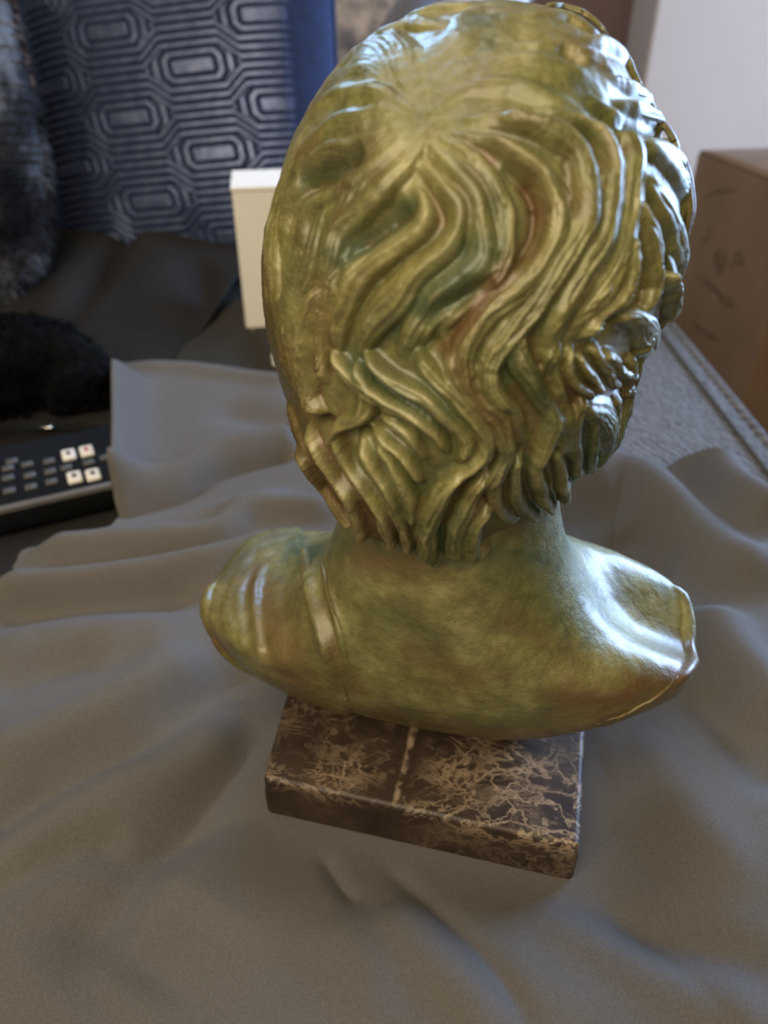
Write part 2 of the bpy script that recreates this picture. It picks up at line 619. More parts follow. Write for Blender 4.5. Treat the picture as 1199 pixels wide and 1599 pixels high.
# left side
fold([(-30, 928), (170, 915), (330, 890), (470, 850)], 20, 15 * MM, .15)
fold([(40, 900), (200, 882), (330, 866), (430, 835)], 13, -6 * MM, .2)
fold([(-40, 965), (140, 945), (330, 935)], 26, -9 * MM, .2)
fold([(55, 858), (250, 852), (340, 840), (400, 805), (540, 800)], 16, 11 * MM, .12)
fold([(130, 838), (260, 825), (360, 800), (480, 770)], 15, 5 * MM, .25)
fold([(170, 808), (285, 775), (345, 742), (460, 712)], 9, -12 * MM, .08)
fold([(172, 780), (280, 748), (345, 715), (460, 690)], 20, 12 * MM, .08)
fold([(182, 572), (300, 580), (450, 597)], 12, 5 * MM, .06)
fold([(182, 600), (176, 690), (170, 790)], 26, 24 * MM, .10)
fold([(168, 800), (120, 830)], 24, 6 * MM, .2)
fold([(330, 632), (400, 650), (470, 668)], 22, -9 * MM, .3)
fold([(-50, 1085), (90, 1040), (180, 1020)], 24, -7 * MM, .3)
fold([(-60, 1020), (120, 985), (330, 985)], 34, 6 * MM, .25)
fold([(-60, 1205), (150, 1115), (330, 1020)], 28, 9 * MM, .2)
fold([(-60, 1330), (70, 1225), (220, 1150), (330, 1065), (420, 1030)], 27, -13 * MM, .15)
fold([(-60, 1260), (130, 1180), (300, 1090)], 18, 3 * MM, .25)
fold([(-50, 1375), (150, 1260), (290, 1190), (390, 1110)], 30, 8 * MM, .2)
fold([(-50, 1420), (80, 1340), (210, 1305)], 20, -5 * MM, .25)
fold([(425, 1110), (365, 1195), (290, 1290), (180, 1410), (60, 1530)], 30, -10 * MM, .2)
fold([(410, 1230), (330, 1300), (200, 1440)], 26, 5 * MM, .3)
fold([(330, 1400), (200, 1560)], 60, -4 * MM, .3)
q = B - PL_C
lx = q[:, 0] * math.cos(YAW) + q[:, 1] * math.sin(YAW)
ly = -q[:, 0] * math.sin(YAW) + q[:, 1] * math.cos(YAW)
dpl = np.maximum(np.abs(lx) - .079, np.abs(ly) - .056)
calm = sstep(-.002, .045, dpl)
BH = BH * (.08 + .92 * calm)
BH += vnoise(P3, 26, 2) * .0012 * calm + vnoise(P3, 7, 1, 3) * .003 * calm
BH = np.maximum(BH, -.0) * 1.0 + np.minimum(BH, 0) * .9
BH = np.where(BH < 0, .020 * np.tanh(BH / .020), BH) + .017 * sstep(.008, .075, dpl) + .0015        # the plinth presses a shallow dent into the soft pile
BH = np.maximum(BH, .0015)
BH *= 1 - .6 * sstep(.355, .375, B[:, 0])
P3[:, 2] = BH
bl = mesh_obj('blanket', P3, grid_faces(nu, nv)[:, ::-1].copy(), M_BLANKET)
tag(bl, 'rumpled taupe fleece blanket spread under the bust', 'blanket')
so = bl.modifiers.new('thick', 'SOLIDIFY')
so.thickness = .0035
so.offset = 1

# ------------------------------------------------------------------ the bust
bust = tag(empty('bust_statue', (PL_C[0], PL_C[1], .004), YAW), 'green gold bronze bust of a curly haired head seen from behind on brown marble', 'statue')
PLZ = .0335                                         # top of the plinth above the seat

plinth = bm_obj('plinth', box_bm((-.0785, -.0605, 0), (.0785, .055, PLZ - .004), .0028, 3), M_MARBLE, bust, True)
# a shallow cut line runs along the sides of the block, a hand's breadth below the top
bm = bmesh.new()
bm.from_mesh(plinth.data)
bmesh.ops.bisect_plane(bm, geom=list(bm.verts) + list(bm.edges) + list(bm.faces), plane_co=(0, 0, .0185), plane_no=(0, 0, 1))
bmesh.ops.bisect_plane(bm, geom=list(bm.verts) + list(bm.edges) + list(bm.faces), plane_co=(0, 0, .0172), plane_no=(0, 0, 1))
for v in bm.verts:
    if v.co.z < .0178:
        v.co.x *= 1.006
        v.co.y *= 1.009
    if v.co.x < 0:
        v.co.x -= .13 * (v.co.y + .055)             # the block is not quite square
bm.to_mesh(plinth.data)
bm.free()
sm = plinth.modifiers.new('edges', 'WEIGHTED_NORMAL')

# ---- head: star-shaped base form
HC = np.array([.037, .305, .260])
HAX = np.array([.079, .095, .104])
HW = (HC - CAM) / np.linalg.norm(HC - CAM)
HU = np.cross(RT, HW); HU /= np.linalg.norm(HU)
HR = np.cross(HW, HU)
HS = np.array([0.896, 0.915, 0.931, 0.946, 0.945, 0.944, 0.927, 0.933, 0.949, 0.96, 0.951, 0.939, 0.941, 0.948, 0.956, 0.98, 1.008, 1.019, 1.027, 1.038, 1.041, 1.049, 1.065, 1.072, 1.074, 1.070, 1.060, 1.052, 1.05, 1.065, 1.09, 1.08, 1.10, 1.115, 1.075, 1.045, 1.01, 0.97, 0.936, 0.925, 0.907, 0.907, 0.887, 0.855, 0.819, 0.817, 0.836, 0.873])


def head_r(D):
    r = 1 / np.sqrt(((D / HAX) ** 2).sum(1))
    x, y = D @ HR, D @ HU
    st = np.sqrt(x * x + y * y)
    ph = (np.arctan2(y, x) % (2 * np.pi)) / (2 * np.pi) * len(HS)
    i = np.floor(ph).astype(int)
    f = ph - i
    f = f * f * (3 - 2 * f)
    s = HS[i % 48] * (1 - f) + HS[(i + 1) % 48] * f
    w = np.clip((st - .2) / .7, 0, 1)
    w = w * w * (3 - 2 * w)
    return r * (1 + (s - 1) * w)


def head_hit(pts):
    """photo points -> points on the near side of the base form (rim points snap to the form)"""
    out = []
    for px, py in pts:
        d = ray(px, py)
        d = d / np.linalg.norm(d)
        tc = (HC - CAM) @ d
        ts = np.linspace(tc - .13, tc, 140)
        Q = CAM + ts[:, None] * d
        e = Q - HC
        n = np.linalg.norm(e, axis=1)
        g = n - head_r(e / n[:, None])
        k = np.argmax(g < 0) if (g < 0).any() else int(np.argmin(g))
        if (g < 0).any() and k > 0:
            a = g[k - 1] / (g[k - 1] - g[k])
            q = Q[k - 1] * (1 - a) + Q[k] * a
        else:
            e1 = e[k] / n[k]
            q = HC + e1 * head_r(e1[None])[0]
        out.append(q)
    return np.array(out)


def cubesphere(n):
    a = np.tan(np.linspace(-np.pi / 4, np.pi / 4, n))
    U, V = np.meshgrid(a, a)
    o = np.ones_like(U)
    Vs, Fs = [], []
    base = grid_faces(n, n)
    for k, (x, y, z) in enumerate(((o, U, V), (-o, V, U), (V, o, U), (U, -o, V), (U, V, o), (V, U, -o))):
        p = np.stack([x, y, z], -1).reshape(-1, 3)
        p /= np.linalg.norm(p, axis=1)[:, None]
        Vs.append(p)
        Fs.append(base + k * n * n)
    P = np.vstack(Vs)
    Fa = np.vstack(Fs)
    key = np.round(P * 1e6).astype(np.int64)
    _, idx, inv = np.unique(key, axis=0, return_index=True, return_inverse=True)
    return P[idx], inv.ravel()[Fa]


D, HF = cubesphere(290)
keepdir = np.array([-math.sin(YAW), math.cos(YAW), -.18])
keepdir /= np.linalg.norm(keepdir)
face_zone = (D @ keepdir > .86) & (D[:, 2] < .62)
HF = HF[~face_zone[HF].all(1)]
used = np.unique(HF)
re = np.full(len(D), -1)
re[used] = np.arange(len(used))
D, HF = D[used], re[HF]
r0 = head_r(D)
HP = HC + D * r0[:, None]
e = 1e-3
HN = D.copy()                                        # outward direction used for the relief
HH = np.zeros(len(D))
HPX = proj(HP)


GN = {'n': None}


def relief(P, Nn, H, pts3, w, amp, n=1, lift=0.0, groove=.22, ends=(.12, .15), lean=0.0, mode='max', phase=0.0, power=.62, SF=None):
    """carve one lock: P points, pts3 polyline with half widths w (metres)"""
    wm = w.max()
    lo, hi = pts3.min(0) - wm, pts3.max(0) + wm
    sub = np.where(((P > lo) & (P < hi)).all(1))[0]
    if not len(sub):
        return H
    Q = P[sub]
    NN = Nn[sub]
    best = np.full(len(sub), 1e9)
    ac = np.zeros(len(sub))
    uu = np.zeros(len(sub))
    m = len(pts3)
    for k in range(m - 1):
        a, b = pts3[k], pts3[k + 1]
        ab = b - a
        t = np.clip(((Q - a) @ ab) / (ab @ ab + 1e-15), 0, 1)
        d = Q - (a + t[:, None] * ab)
        d2 = (d * d).sum(1)
        c = d2 < best
        best[c] = d2[c]
        cr = np.cross(NN[c], ab / (np.linalg.norm(ab) + 1e-12))
        ac[c] = np.sign((cr * d[c]).sum(1)) * np.sqrt(d2[c])
        uu[c] = (k + t[c]) / (m - 1)
    wl = np.interp(uu, np.linspace(0, 1, m), w)
    x = ac / wl
    inside = np.abs(x) < 1
    env = np.clip(uu / ends[0], 0, 1) ** .6 * np.clip((1 - uu) / ends[1], 0, 1) ** .6
    prof = np.clip(1 - x * x, 0, 1) ** power
    if mode == 'cut':
        H[sub] -= amp * env * np.exp(-(x * 1.8) ** 2)
        return H
    st = 1.0
    if n > 1:
        gm = groove if GN['n'] is None else groove * np.clip(.75 + 1.5 * GN['n'][sub], .05, 1.6)
        st = 1 - gm * np.abs(np.cos(np.pi * n * (x + 1) / 2 + .35 * np.sin(6 * uu + phase))) ** 2.2
    h = lift * np.minimum(1, prof * 3) * env + amp * prof * env * (1 + lean * x) * st
    h = np.where(inside, h, -1)
    # soft maximum
    k = .0011
    if SF is not None:
        top = inside & (h > H[sub])
        fine = np.cos(np.pi * (2.2 * n + 3) * x + 2.5 * np.sin(7 * uu + phase)) * env * np.clip(.9 - x * x, 0, 1)
        SF[sub] = np.where(top, fine, SF[sub])
    a, b = H[sub], h
    d = np.clip(.5 + .5 * (b - a) / k, 0, 1)
    H[sub] = np.where(inside, a * (1 - d) + b * d + k * d * (1 - d), a)
    return H


def smooth_field(Fq, H, it):
    deg = np.bincount(Fq.ravel(), minlength=len(H)).astype(float)
    S = H.copy()
    for _ in range(it):
        m = S[Fq].mean(1)
        acc = np.zeros(len(H))
        for k in range(4):
            acc += np.bincount(Fq[:, k], weights=m, minlength=len(H))
        S = acc / np.maximum(deg, 1)
    return S


# (photo points along the lock), half widths px, height mm, strands, lean
LOCKS = [
    # --- broad low swells first
    ([(650, 205), (600, 235), (540, 300), (505, 390), (480, 470), (470, 560)], (20, 48, 50, 30), 3.6, 4, 0),
    ([(640, 185), (560, 175), (490, 215), (445, 300), (425, 400)], (16, 36, 40, 26), 3.4, 4, 0),
    ([(690, 215), (760, 215), (840, 240), (890, 300), (900, 370)], (20, 40, 44, 34), 3.2, 5, 0),
    ([(665, 160), (730, 120), (820, 100), (900, 120), (970, 170)], (18, 36, 44, 30), 3.2, 5, 0),
    ([(650, 150), (690, 90), (750, 50), (840, 40), (920, 70)], (14, 30, 36, 24), 3.2, 4, 0),
    ([(630, 160), (590, 120), (560, 110), (510, 150), (470, 215)], (14, 30, 32, 22), 3.0, 4, 0),
    ([(640, 150), (620, 95), (590, 70), (540, 85)], (12, 24, 24, 16), 3.4, 3, 0),
    ([(700, 40), (650, 40), (600, 55), (560, 85)], (10, 16, 16, 8), 4.2, 2, .3),
    ([(760, 10), (700, 15), (640, 35), (600, 55)], (8, 13, 12, 6), 4.2, 2, .3),
    ([(740, 60), (720, 35), (755, 18), (800, 20), (860, 14)], (10, 15, 15, 10), 2.4, 2, .3),
    ([(770, 55), (820, 30), (880, 28), (940, 60)], (10, 16, 16, 8), 4.0, 3, -.3),
    # --- crown, left
    ([(645, 190), (590, 152), (545, 152), (505, 170), (475, 215)], (8, 15, 17, 15, 8), 4.6, 2, -.3),
    ([(640, 196), (600, 184), (555, 194), (515, 212), (480, 245), (455, 300)], (8, 15, 17, 16, 12, 7), 5.0, 3, -.3),
    ([(640, 205), (600, 215), (555, 230), (512, 246), (485, 275), (455, 330), (440, 390)], (8, 14, 15, 15, 15, 15, 8), 5.4, 3, -.3),
    ([(650, 212), (620, 232), (580, 262), (540, 290), (500, 320), (478, 370), (468, 430)], (8, 15, 17, 18, 17, 16, 9), 5.2, 4, .2),
    ([(655, 225), (640, 258), (600, 296), (565, 330), (532, 365), (512, 420), (505, 480)], (8, 16, 18, 20, 20, 18, 9), 5.4, 4, .25),
    ([(462, 250), (438, 310), (424, 380), (424, 450)], (10, 16, 17, 8), 4.6, 3, .2),
    ([(478, 380), (458, 440), (450, 510), (462, 570), (470, 620)], (10, 17, 20, 18, 8), 5.2, 3, .2),
    ([(508, 440), (492, 500), (485, 560), (492, 610), (510, 645)], (12, 20, 22, 20, 6), 6.0, 4, -.2),
    ([(445, 300), (432, 380), (434, 460), (444, 540), (456, 610)], (10, 16, 17, 15, 9), 3.4, 3, 0),
    ([(530, 420), (514, 480), (506, 540), (512, 600)], (10, 16, 18, 9), 4.4, 3, .2),
    # --- centre
    ([(650, 300), (668, 330), (660, 362), (622, 385), (580, 412), (552, 450), (535, 500), (525, 555)], (6, 14, 20, 24, 26, 26, 22, 10), 5.8, 4, .3),
    ([(650, 262), (688, 296), (712, 330), (718, 365), (700, 395), (655, 432), (610, 475), (580, 520), (566, 560)], (7, 12, 15, 18, 20, 22, 24, 22, 10), 6.4, 4, .25),
    ([(665, 235), (706, 275), (738, 318), (755, 365), (752, 410), (722, 445), (680, 480), (648, 520), (630, 560)], (8, 14, 17, 20, 24, 26, 26, 22, 12), 6.2, 4, .3),
    ([(680, 222), (735, 258), (775, 305), (795, 350), (788, 400), (760, 440), (722, 478), (690, 520)], (8, 13, 15, 15, 16, 18, 17, 9), 6.4, 3, .2),
    ([(700, 215), (770, 232), (830, 268), (858, 320), (856, 372), (826, 425), (780, 470), (738, 520), (722, 560), (735, 600), (770, 640)], (8, 13, 16, 17, 18, 20, 20, 20, 20, 16, 8), 6.8, 4, .2),
    ([(720, 190), (800, 198), (862, 222), (900, 262), (908, 315), (893, 372), (866, 420), (832, 468), (795, 515), (768, 560), (770, 605), (800, 650), (822, 690)], (8, 14, 17, 20, 22, 22, 22, 22, 22, 20, 18, 15, 8), 7.2, 5, .2),
    # --- top right
    ([(700, 150), (770, 140), (840, 150), (900, 178), (935, 212)], (8, 14, 16, 15, 7), 4.4, 3, .2),
    ([(740, 110), (820, 100), (890, 118), (945, 150)], (8, 14, 15, 7), 4.4, 3, .2),
    ([(800, 75), (870, 75), (930, 100), (980, 140)], (8, 14, 14, 6), 4.6, 3, .2),
    ([(840, 180), (905, 200), (945, 245), (948, 305), (932, 365), (905, 420), (880, 470), (862, 520), (852, 560)], (8, 14, 18, 21, 23, 24, 24, 20, 10), 6.8, 4, .2),
    ([(900, 150), (960, 190), (985, 245), (982, 320), (968, 380), (942, 440), (910, 490), (882, 530)], (8, 14, 17, 19, 22, 24, 22, 10), 6.6, 4, .2),
    ([(940, 120), (985, 150), (1022, 172), (1045, 205)], (6, 9, 9, 4), 6.5, 2, .2),
    ([(930, 150), (980, 172), (1025, 195), (1052, 232)], (6, 9, 10, 4), 6.8, 2, .2),
    ([(900, 60), (950, 80), (985, 112), (1005, 140)], (6, 10, 9, 4), 5.6, 2, .2),
    # --- right side
    ([(955, 215), (1000, 232), (1040, 262), (1062, 310), (1066, 360)], (8, 14, 17, 16, 6), 7.5, 3, .2),
    ([(965, 262), (1000, 290), (1030, 335), (1048, 390), (1046, 450)], (8, 13, 16, 16, 6), 7.0, 3, .2),
    ([(972, 300), (996, 350), (1012, 400), (1010, 455), (985, 500)], (8, 14, 17, 16, 7), 6.8, 3, .2),
    ([(975, 360), (978, 410), (965, 460), (935, 500), (900, 525)], (8, 17, 20, 18, 8), 6.4, 4, .2),
    ([(1035, 420), (1036, 465), (1028, 505)], (8, 13, 7), 6.8, 2, 0),
    ([(955, 500), (985, 495), (1000, 522), (985, 550)], (8, 18, 20, 10), 5.5, 2, 0),
    ([(890, 540), (888, 575), (902, 600), (925, 612)], (7, 10, 10, 7), 4.2, 1, 0),
    ([(906, 548), (916, 575), (936, 605)], (7, 10, 7), 4.2, 1, 0),
    ([(938, 545), (955, 565), (985, 588)], (7, 10, 7), 4.2, 1, 0),
    ([(925, 535), (942, 572), (962, 600)], (7, 9, 7), 3.6, 1, 0),
    ([(970, 590), (978, 630), (968, 680), (942, 720)], (8, 15, 16, 7), 4.4, 3, 0),
    ([(900, 630), (935, 640), (950, 680), (930, 725)], (10, 24, 26, 10), 4.0, 4, 0),
    ([(868, 530), (858, 590), (872, 650), (885, 705)], (10, 18, 20, 10), 4.6, 3, 0),
    ([(905, 612), (896, 660), (900, 715), (906, 742)], (8, 13, 14, 8), 3.6, 2, 0),
    ([(930, 615), (928, 670), (924, 735)], (8, 13, 8), 3.4, 2, 0),
    ([(956, 612), (956, 660), (945, 716)], (8, 13, 8), 3.4, 2, 0),
    ([(978, 604), (974, 650), (962, 700)], (7, 11, 7), 3.0, 2, 0),
    ([(1002, 545), (994, 575), (984, 612)], (9, 13, 9), 4.0, 2, 0),
    ([(978, 548), (976, 580), (968, 614)], (9, 13, 9), 4.2, 2, 0),
    # --- lower left
    ([(452, 630), (470, 680), (490, 735), (520, 780)], (9, 16, 17, 8), 5.0, 3, 0),
    ([(484, 655), (508, 700), (540, 750), (562, 800), (575, 850)], (8, 12, 13, 12, 7), 6.4, 2, .2),
    ([(470, 690), (500, 745), (532, 795), (548, 845)], (8, 13, 14, 8), 5.2, 2, .2),
    ([(560, 560), (582, 605), (572, 645), (538, 662), (520, 690)], (7, 14, 15, 12, 6), 6.6, 2, .2),
    ([(532, 665), (552, 720), (582, 765), (605, 815), (620, 860)], (7, 11, 12, 12, 8), 6.0, 2, .2),
    ([(562, 675), (585, 720), (612, 765), (632, 815), (645, 865)], (7, 11, 12, 12, 8), 6.0, 2, .2),
    ([(592, 680), (618, 720), (640, 765), (648, 815)], (7, 11, 12, 7), 6.0, 2, .2),
    # --- lower middle
    ([(520, 540), (556, 585), (605, 622), (655, 645), (692, 672), (700, 702)], (8, 12, 14, 14, 12, 6), 6.6, 2, .3),
    ([(575, 545), (610, 585), (660, 615), (705, 645), (728, 680), (712, 715)], (8, 12, 14, 14, 13, 6), 7.0, 3, .3),
    ([(640, 540), (672, 578), (715, 615), (748, 650), (756, 690), (725, 722), (690, 760)], (8, 14, 15, 15, 15, 13, 7), 7.4, 3, .3),
    ([(590, 638), (625, 658), (655, 684), (668, 715)], (6, 10, 10, 5), 6.0, 2, .3),
    ([(560, 650), (600, 680), (640, 715), (660, 750)], (6, 9, 10, 5), 5.2, 2, .3),
    ([(700, 540), (718, 590), (760, 632), (790, 680), (780, 725), (750, 765)], (8, 14, 16, 17, 16, 8), 6.6, 3, .2),
    ([(805, 500), (812, 555), (836, 600), (858, 640), (850, 690), (836, 730)], (10, 17, 18, 18, 16, 8), 6.6, 4, .2),
    ([(730, 715), (690, 765), (668, 815), (680, 862), (705, 885)], (9, 17, 20, 17, 8), 7.4, 4, .25),
    ([(765, 725), (735, 770), (712, 820), (718, 862), (745, 885)], (8, 15, 17, 15, 7), 7.4, 3, .25),
    ([(770, 770), (742, 806), (735, 842), (752, 868), (776, 864)], (7, 12, 14, 12, 6), 8.0, 2, .2),
    ([(786, 700), (770, 742), (780, 782), (808, 804)], (7, 13, 13, 8), 5.4, 2, .2),
    ([(815, 700), (802, 740), (812, 780), (838, 806)], (7, 12, 12, 8), 5.4, 2, .2),
    ([(842, 690), (836, 735), (846, 772), (868, 790)], (7, 13, 13, 8), 5.4, 2, .2),
    ([(872, 690), (872, 730), (882, 760), (885, 785)], (7, 12, 12, 8), 4.6, 2, .2),
]
CUTS = [
    ([(572, 238), (540, 262), (505, 284), (476, 292)], 13, 3.2),
    ([(640, 322), (605, 352), (570, 382), (542, 402)], 17, 3.0),
    ([(770, 440), (720, 466), (678, 492), (645, 540)], 9, 3.0),
    ([(785, 262), (822, 292), (840, 332), (832, 385), (800, 420)], 8, 2.6),
    ([(890, 204), (916, 220), (932, 245), (938, 280)], 7, 2.6),
    ([(1010, 285), (1035, 315), (1052, 350), (1062, 385)], 9, 4.5),
    ([(955, 200), (1000, 212), (1045, 215)], 7, 3.5),
    ([(925, 515), (948, 500), (960, 488)], 11, 3.2),
    ([(640, 560), (660, 540), (690, 525)], 8, 2.2),
    ([(575, 690), (560, 675), (590, 655), (598, 620)], 8, 2.6),
    ([(470, 640), (500, 652), (530, 668)], 8, 2.4),
    ([(850, 560), (862, 620), (890, 640)], 10, 2.5),
    ([(560, 780), (600, 840), (660, 880)], 12, 1.5),
    ([(780, 835), (800, 845), (830, 830)], 14, 4.0),
    ([(870, 80), (900, 95), (880, 100)], 8, 1.5),
    ([(418, 400), (412, 440), (418, 470)], 8, 2.0),
]
GN['n'] = vnoise(HP, 70, 2, 31)
HPw = HP + np.stack([vnoise(HP, 55, 2, 50 + k) for k in range(3)], -1) * .0022 + np.stack([vnoise(HP, 170, 1, 60 + k) for k in range(3)], -1) * .0005
STR = np.zeros(len(HP))
for i, (pts, w, mm, ns, lean) in enumerate(LOCKS):
    pp = spline(pts, 26)
    p3 = head_hit(pp)
    dep = (p3 - CAM) @ FW
    wl = np.interp(np.linspace(0, 1, 26), np.linspace(0, 1, len(w)), w) * dep / FPX * (1.35 if i < 7 else 1.18)
    ym = np.mean([q[1] for q in pts])
    crown = float(1 - sstep(230, 480, ym))
    xm = np.mean([q[0] for q in pts])
    rim = .5 if xm < 485 and ym > 240 else 1.0
    HH = relief(HPw, HN, HH, p3, wl * (1 + .22 * crown), mm * MM * rim * (.8 if i < 7 else .92) * (1 - .38 * crown), max(1, ns - (1 if crown > .5 else 0)),
                lift=.0 if i < 7 else .0007 * (1 - crown), lean=lean, phase=i * 1.7, SF=STR,
                groove=.16 + .14 * (1 - crown), ends=(.10 + .28 * crown, .10 + .15 * crown))
leftrim = sstep(560, 480, HPX[:, 0])
HH *= 1 - leftrim * .35 * (1 - sstep(.12, .5, -(D @ HW)))
for pts, w, mm in CUTS:
    p3 = head_hit(spline(pts, 18))
    wl = np.full(18, w / FPX * .28 * 2.2)
    HH = relief(HP, HN, HH, p3, wl, mm * MM * 1.5, mode='cut', ends=(.25, .25))
HH = .5 * HH + .5 * smooth_field(HF, HH, 6)        # worn, soft edged casting
HH += STR * .00050 * (.3 + .7 * sstep(200, 420, HPX[:, 1])) * np.clip(.55 + 1.3 * vnoise(HP, 45, 2, 41), 0, 1.3)
HH += vnoise(HP, 55, 2, 21) * .0006 + vnoise(HP, 130, 3) * .00032 + vnoise(HP, 420, 1, 5) * .00016
# side and front of the hair not seen from here: plain waves
back = np.clip(-(D @ HW) / .25, 0, 1)
wav = np.sin(D[:, 0] * 38 + 3 * np.sin(D[:, 2] * 14)) * np.sin(D[:, 2] * 16 + 2 * np.sin(D[:, 0] * 9))
HH += (1 - sstep(0, .25, -(D @ HW) + .12)) * .0032 * wav


def patches(PX, items, near):
    out = np.zeros(len(PX))
    for pts, w, k in items:
        p = spline(pts, 14) if len(pts) > 1 else np.array([pts[0], (pts[0][0] + 1, pts[0][1])], float)
        d = np.full(len(PX), 1e9)
        for a, b in zip(p[:-1], p[1:]):
            ab = b - a
            t = np.clip(((PX - a) @ ab) / (ab @ ab + 1e-9), 0, 1)
            d = np.minimum(d, np.linalg.norm(PX - (a + t[:, None] * ab), axis=1))
        out = np.maximum(out, k * np.exp(-(d / (w * 1.3)) ** 2))
    return out * near


near = (D @ HW < .1).astype(float)
jit = np.stack([vnoise(HP, 60, 2, 9), vnoise(HP, 60, 2, 11)], -1) * 14
GREEN = [([(635, 330), (600, 362), (545, 402)], 18, .95), ([(745, 400), (715, 440), (660, 480)], 24, .9), ([(560, 560), (620, 600), (690, 640)], 16, .7),
         ([(930, 680), (910, 735)], 30, .9), ([(600, 500), (640, 540)], 20, .5), ([(700, 780), (690, 850)], 16, .5), ([(800, 560), (850, 650)], 26, .5),
         ([(800, 720), (840, 790)], 26, .6), ([(480, 290), (560, 250)], 12, .6), ([(740, 35), (760, 60)], 16, .5), ([(730, 270), (775, 320)], 18, .4)]
BROWN = [([(815, 300), (838, 345), (805, 410), (740, 480), (700, 540)], 14, .95), ([(440, 560), (470, 680), (540, 800), (620, 860)], 32, .8),
         ([(720, 560), (745, 620), (800, 670)], 14, .7), ([(880, 250), (890, 330)], 9, .5), ([(905, 620), (960, 600)], 20, .6), ([(410, 420), (430, 540)], 16, .7),
         ([(900, 80), (980, 130)], 22, .5), ([(780, 840), (830, 830)], 18, .8), ([(660, 880), (560, 850)], 14, .8), ([(510, 450), (520, 560)], 18, .5)]


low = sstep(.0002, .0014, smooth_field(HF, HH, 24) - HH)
worn = sstep(.0002, .0013, HH - smooth_field(HF, HH, 24)) * np.clip(.6 + vnoise(HP, 80, 2, 71), 0, 1)
green = np.clip(patches(HPX + jit, GREEN, near) + .35 * low * (vnoise(HP, 30, 2, 2) > 0), 0, 1)
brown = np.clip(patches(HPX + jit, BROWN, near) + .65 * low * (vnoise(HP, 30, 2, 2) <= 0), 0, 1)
HV = HP + HN * HH[:, None]
# orientation: faces outward
f0 = HF[0]
nrm = np.cross(HV[f0[1]] - HV[f0[0]], HV[f0[2]] - HV[f0[0]])
fn = np.cross(HV[HF[:, 1]] - HV[HF[:, 0]], HV[HF[:, 2]] - HV[HF[:, 0]])
flip = (fn * (HV[HF[:, 0]] - HC)).sum(1) < 0
HF[flip] = HF[flip][:, ::-1]

# ---- head inside the hair: skull, face, ears and neck as one casting
nu_, nv_ = 120, 100
th = np.linspace(0, 2 * np.pi, nu_, endpoint=False)
ph = np.linspace(0.001, np.pi - .001, nv_)
TH, PH = np.meshgrid(th, ph)
d3 = np.stack([np.sin(PH) * np.cos(TH), np.sin(PH) * np.sin(TH), np.cos(PH)], -1).reshape(-1, 3)
Fd = np.array([-math.sin(YAW), math.cos(YAW), 0])
Sd = np.array([math.cos(YAW), math.sin(YAW), 0])
r = 1 / np.sqrt(((d3 / np.array([.070, .088, .098])) ** 2).sum(1))
fx, fs, fz = d3 @ Fd, d3 @ Sd, d3[:, 2]


def gb(s, z, ws, wz):
    return np.exp(-((fs - s) / ws) ** 2 - ((fz - z) / wz) ** 2) * (fx > 0)


r += .016 * gb(0, -.12, .10, .18) + .006 * gb(0, .16, .45, .08) - .006 * gb(.28, .04, .12, .08) - .006 * gb(-.28, .04, .12, .08)
r += .004 * gb(0, -.45, .20, .05) + .004 * gb(0, -.55, .18, .05) - .003 * gb(0, -.50, .22, .025) + .008 * gb(0, -.76, .25, .12)
r += .004 * gb(.28, .03, .07, .05) + .004 * gb(-.28, .03, .07, .05)
r = np.minimum(r, head_r(d3) * (.92 + .15 * sstep(.80, .97, fx)))     # the skull stays inside the hair
hv = HC + d3 * r[:, None] + np.array([0, .004, -.002])
hd_f = grid_faces(nu_, nv_, True)[:, ::-1].copy()
zero = np.zeros(len(hv))
head = mesh_obj('head', local_to(bust, hv), hd_f, M_BRONZE, bust, True, {'green': zero, 'brown': zero})
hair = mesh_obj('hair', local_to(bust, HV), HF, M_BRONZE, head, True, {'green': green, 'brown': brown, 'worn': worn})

# ---- a few locks that curl free of the head: pieces of their own
HPb = HP


def free_lock(pts, w, lift, thick, ns=3):
    lk = .42 if max(q[0] for q in pts) > 1000 or pts[0][1] < 100 else .85
    m = 40
    pp = spline(pts, m)
    p3 = head_hit(pp)
    s = np.linspace(0, 1, m)
    nrm = (p3 - HC)
    nrm /= np.linalg.norm(nrm, axis=1)[:, None]
    p3 = p3 + nrm * np.interp(s, np.linspace(0, 1, len(lift)), lift)[:, None] * MM * lk
    wl = np.interp(s, np.linspace(0, 1, len(w)), w) * ((p3 - CAM) @ FW) / FPX
    t = np.gradient(p3, axis=0)
    t /= np.linalg.norm(t, axis=1)[:, None]
    a = np.cross(nrm, t)
    a /= np.linalg.norm(a, axis=1)[:, None]
    b = np.cross(t, a)
    seg = 40
    th = np.linspace(0, 2 * np.pi, seg, endpoint=False)
    tp = np.clip(np.minimum(s / .10, (1 - s) / .12), 0.02, 1) ** .6
    gr = 1 - .17 * np.abs(np.cos(th * ns)) ** 3 * (np.sin(th) > -.2)
    V = p3[:, None] + (wl * tp)[:, None, None] * (gr * np.cos(th))[None, :, None] * a[:, None] + (wl * tp)[:, None, None] * thick * (gr * np.sin(th))[None, :, None] * b[:, None]
    V = V.reshape(-1, 3)
    F = grid_faces(seg, m, True)
    F = F.tolist() + [list(range(seg))[::-1], list(range((m - 1) * seg, m * seg))]
    z = np.zeros(len(V))
    nz = vnoise(V, 40, 2, 4)
    return mesh_obj('hair_lock', local_to(bust, V), F, M_BRONZE, hair, True, {'green': np.clip(nz, 0, .6), 'brown': np.clip(-nz, 0, .5)})


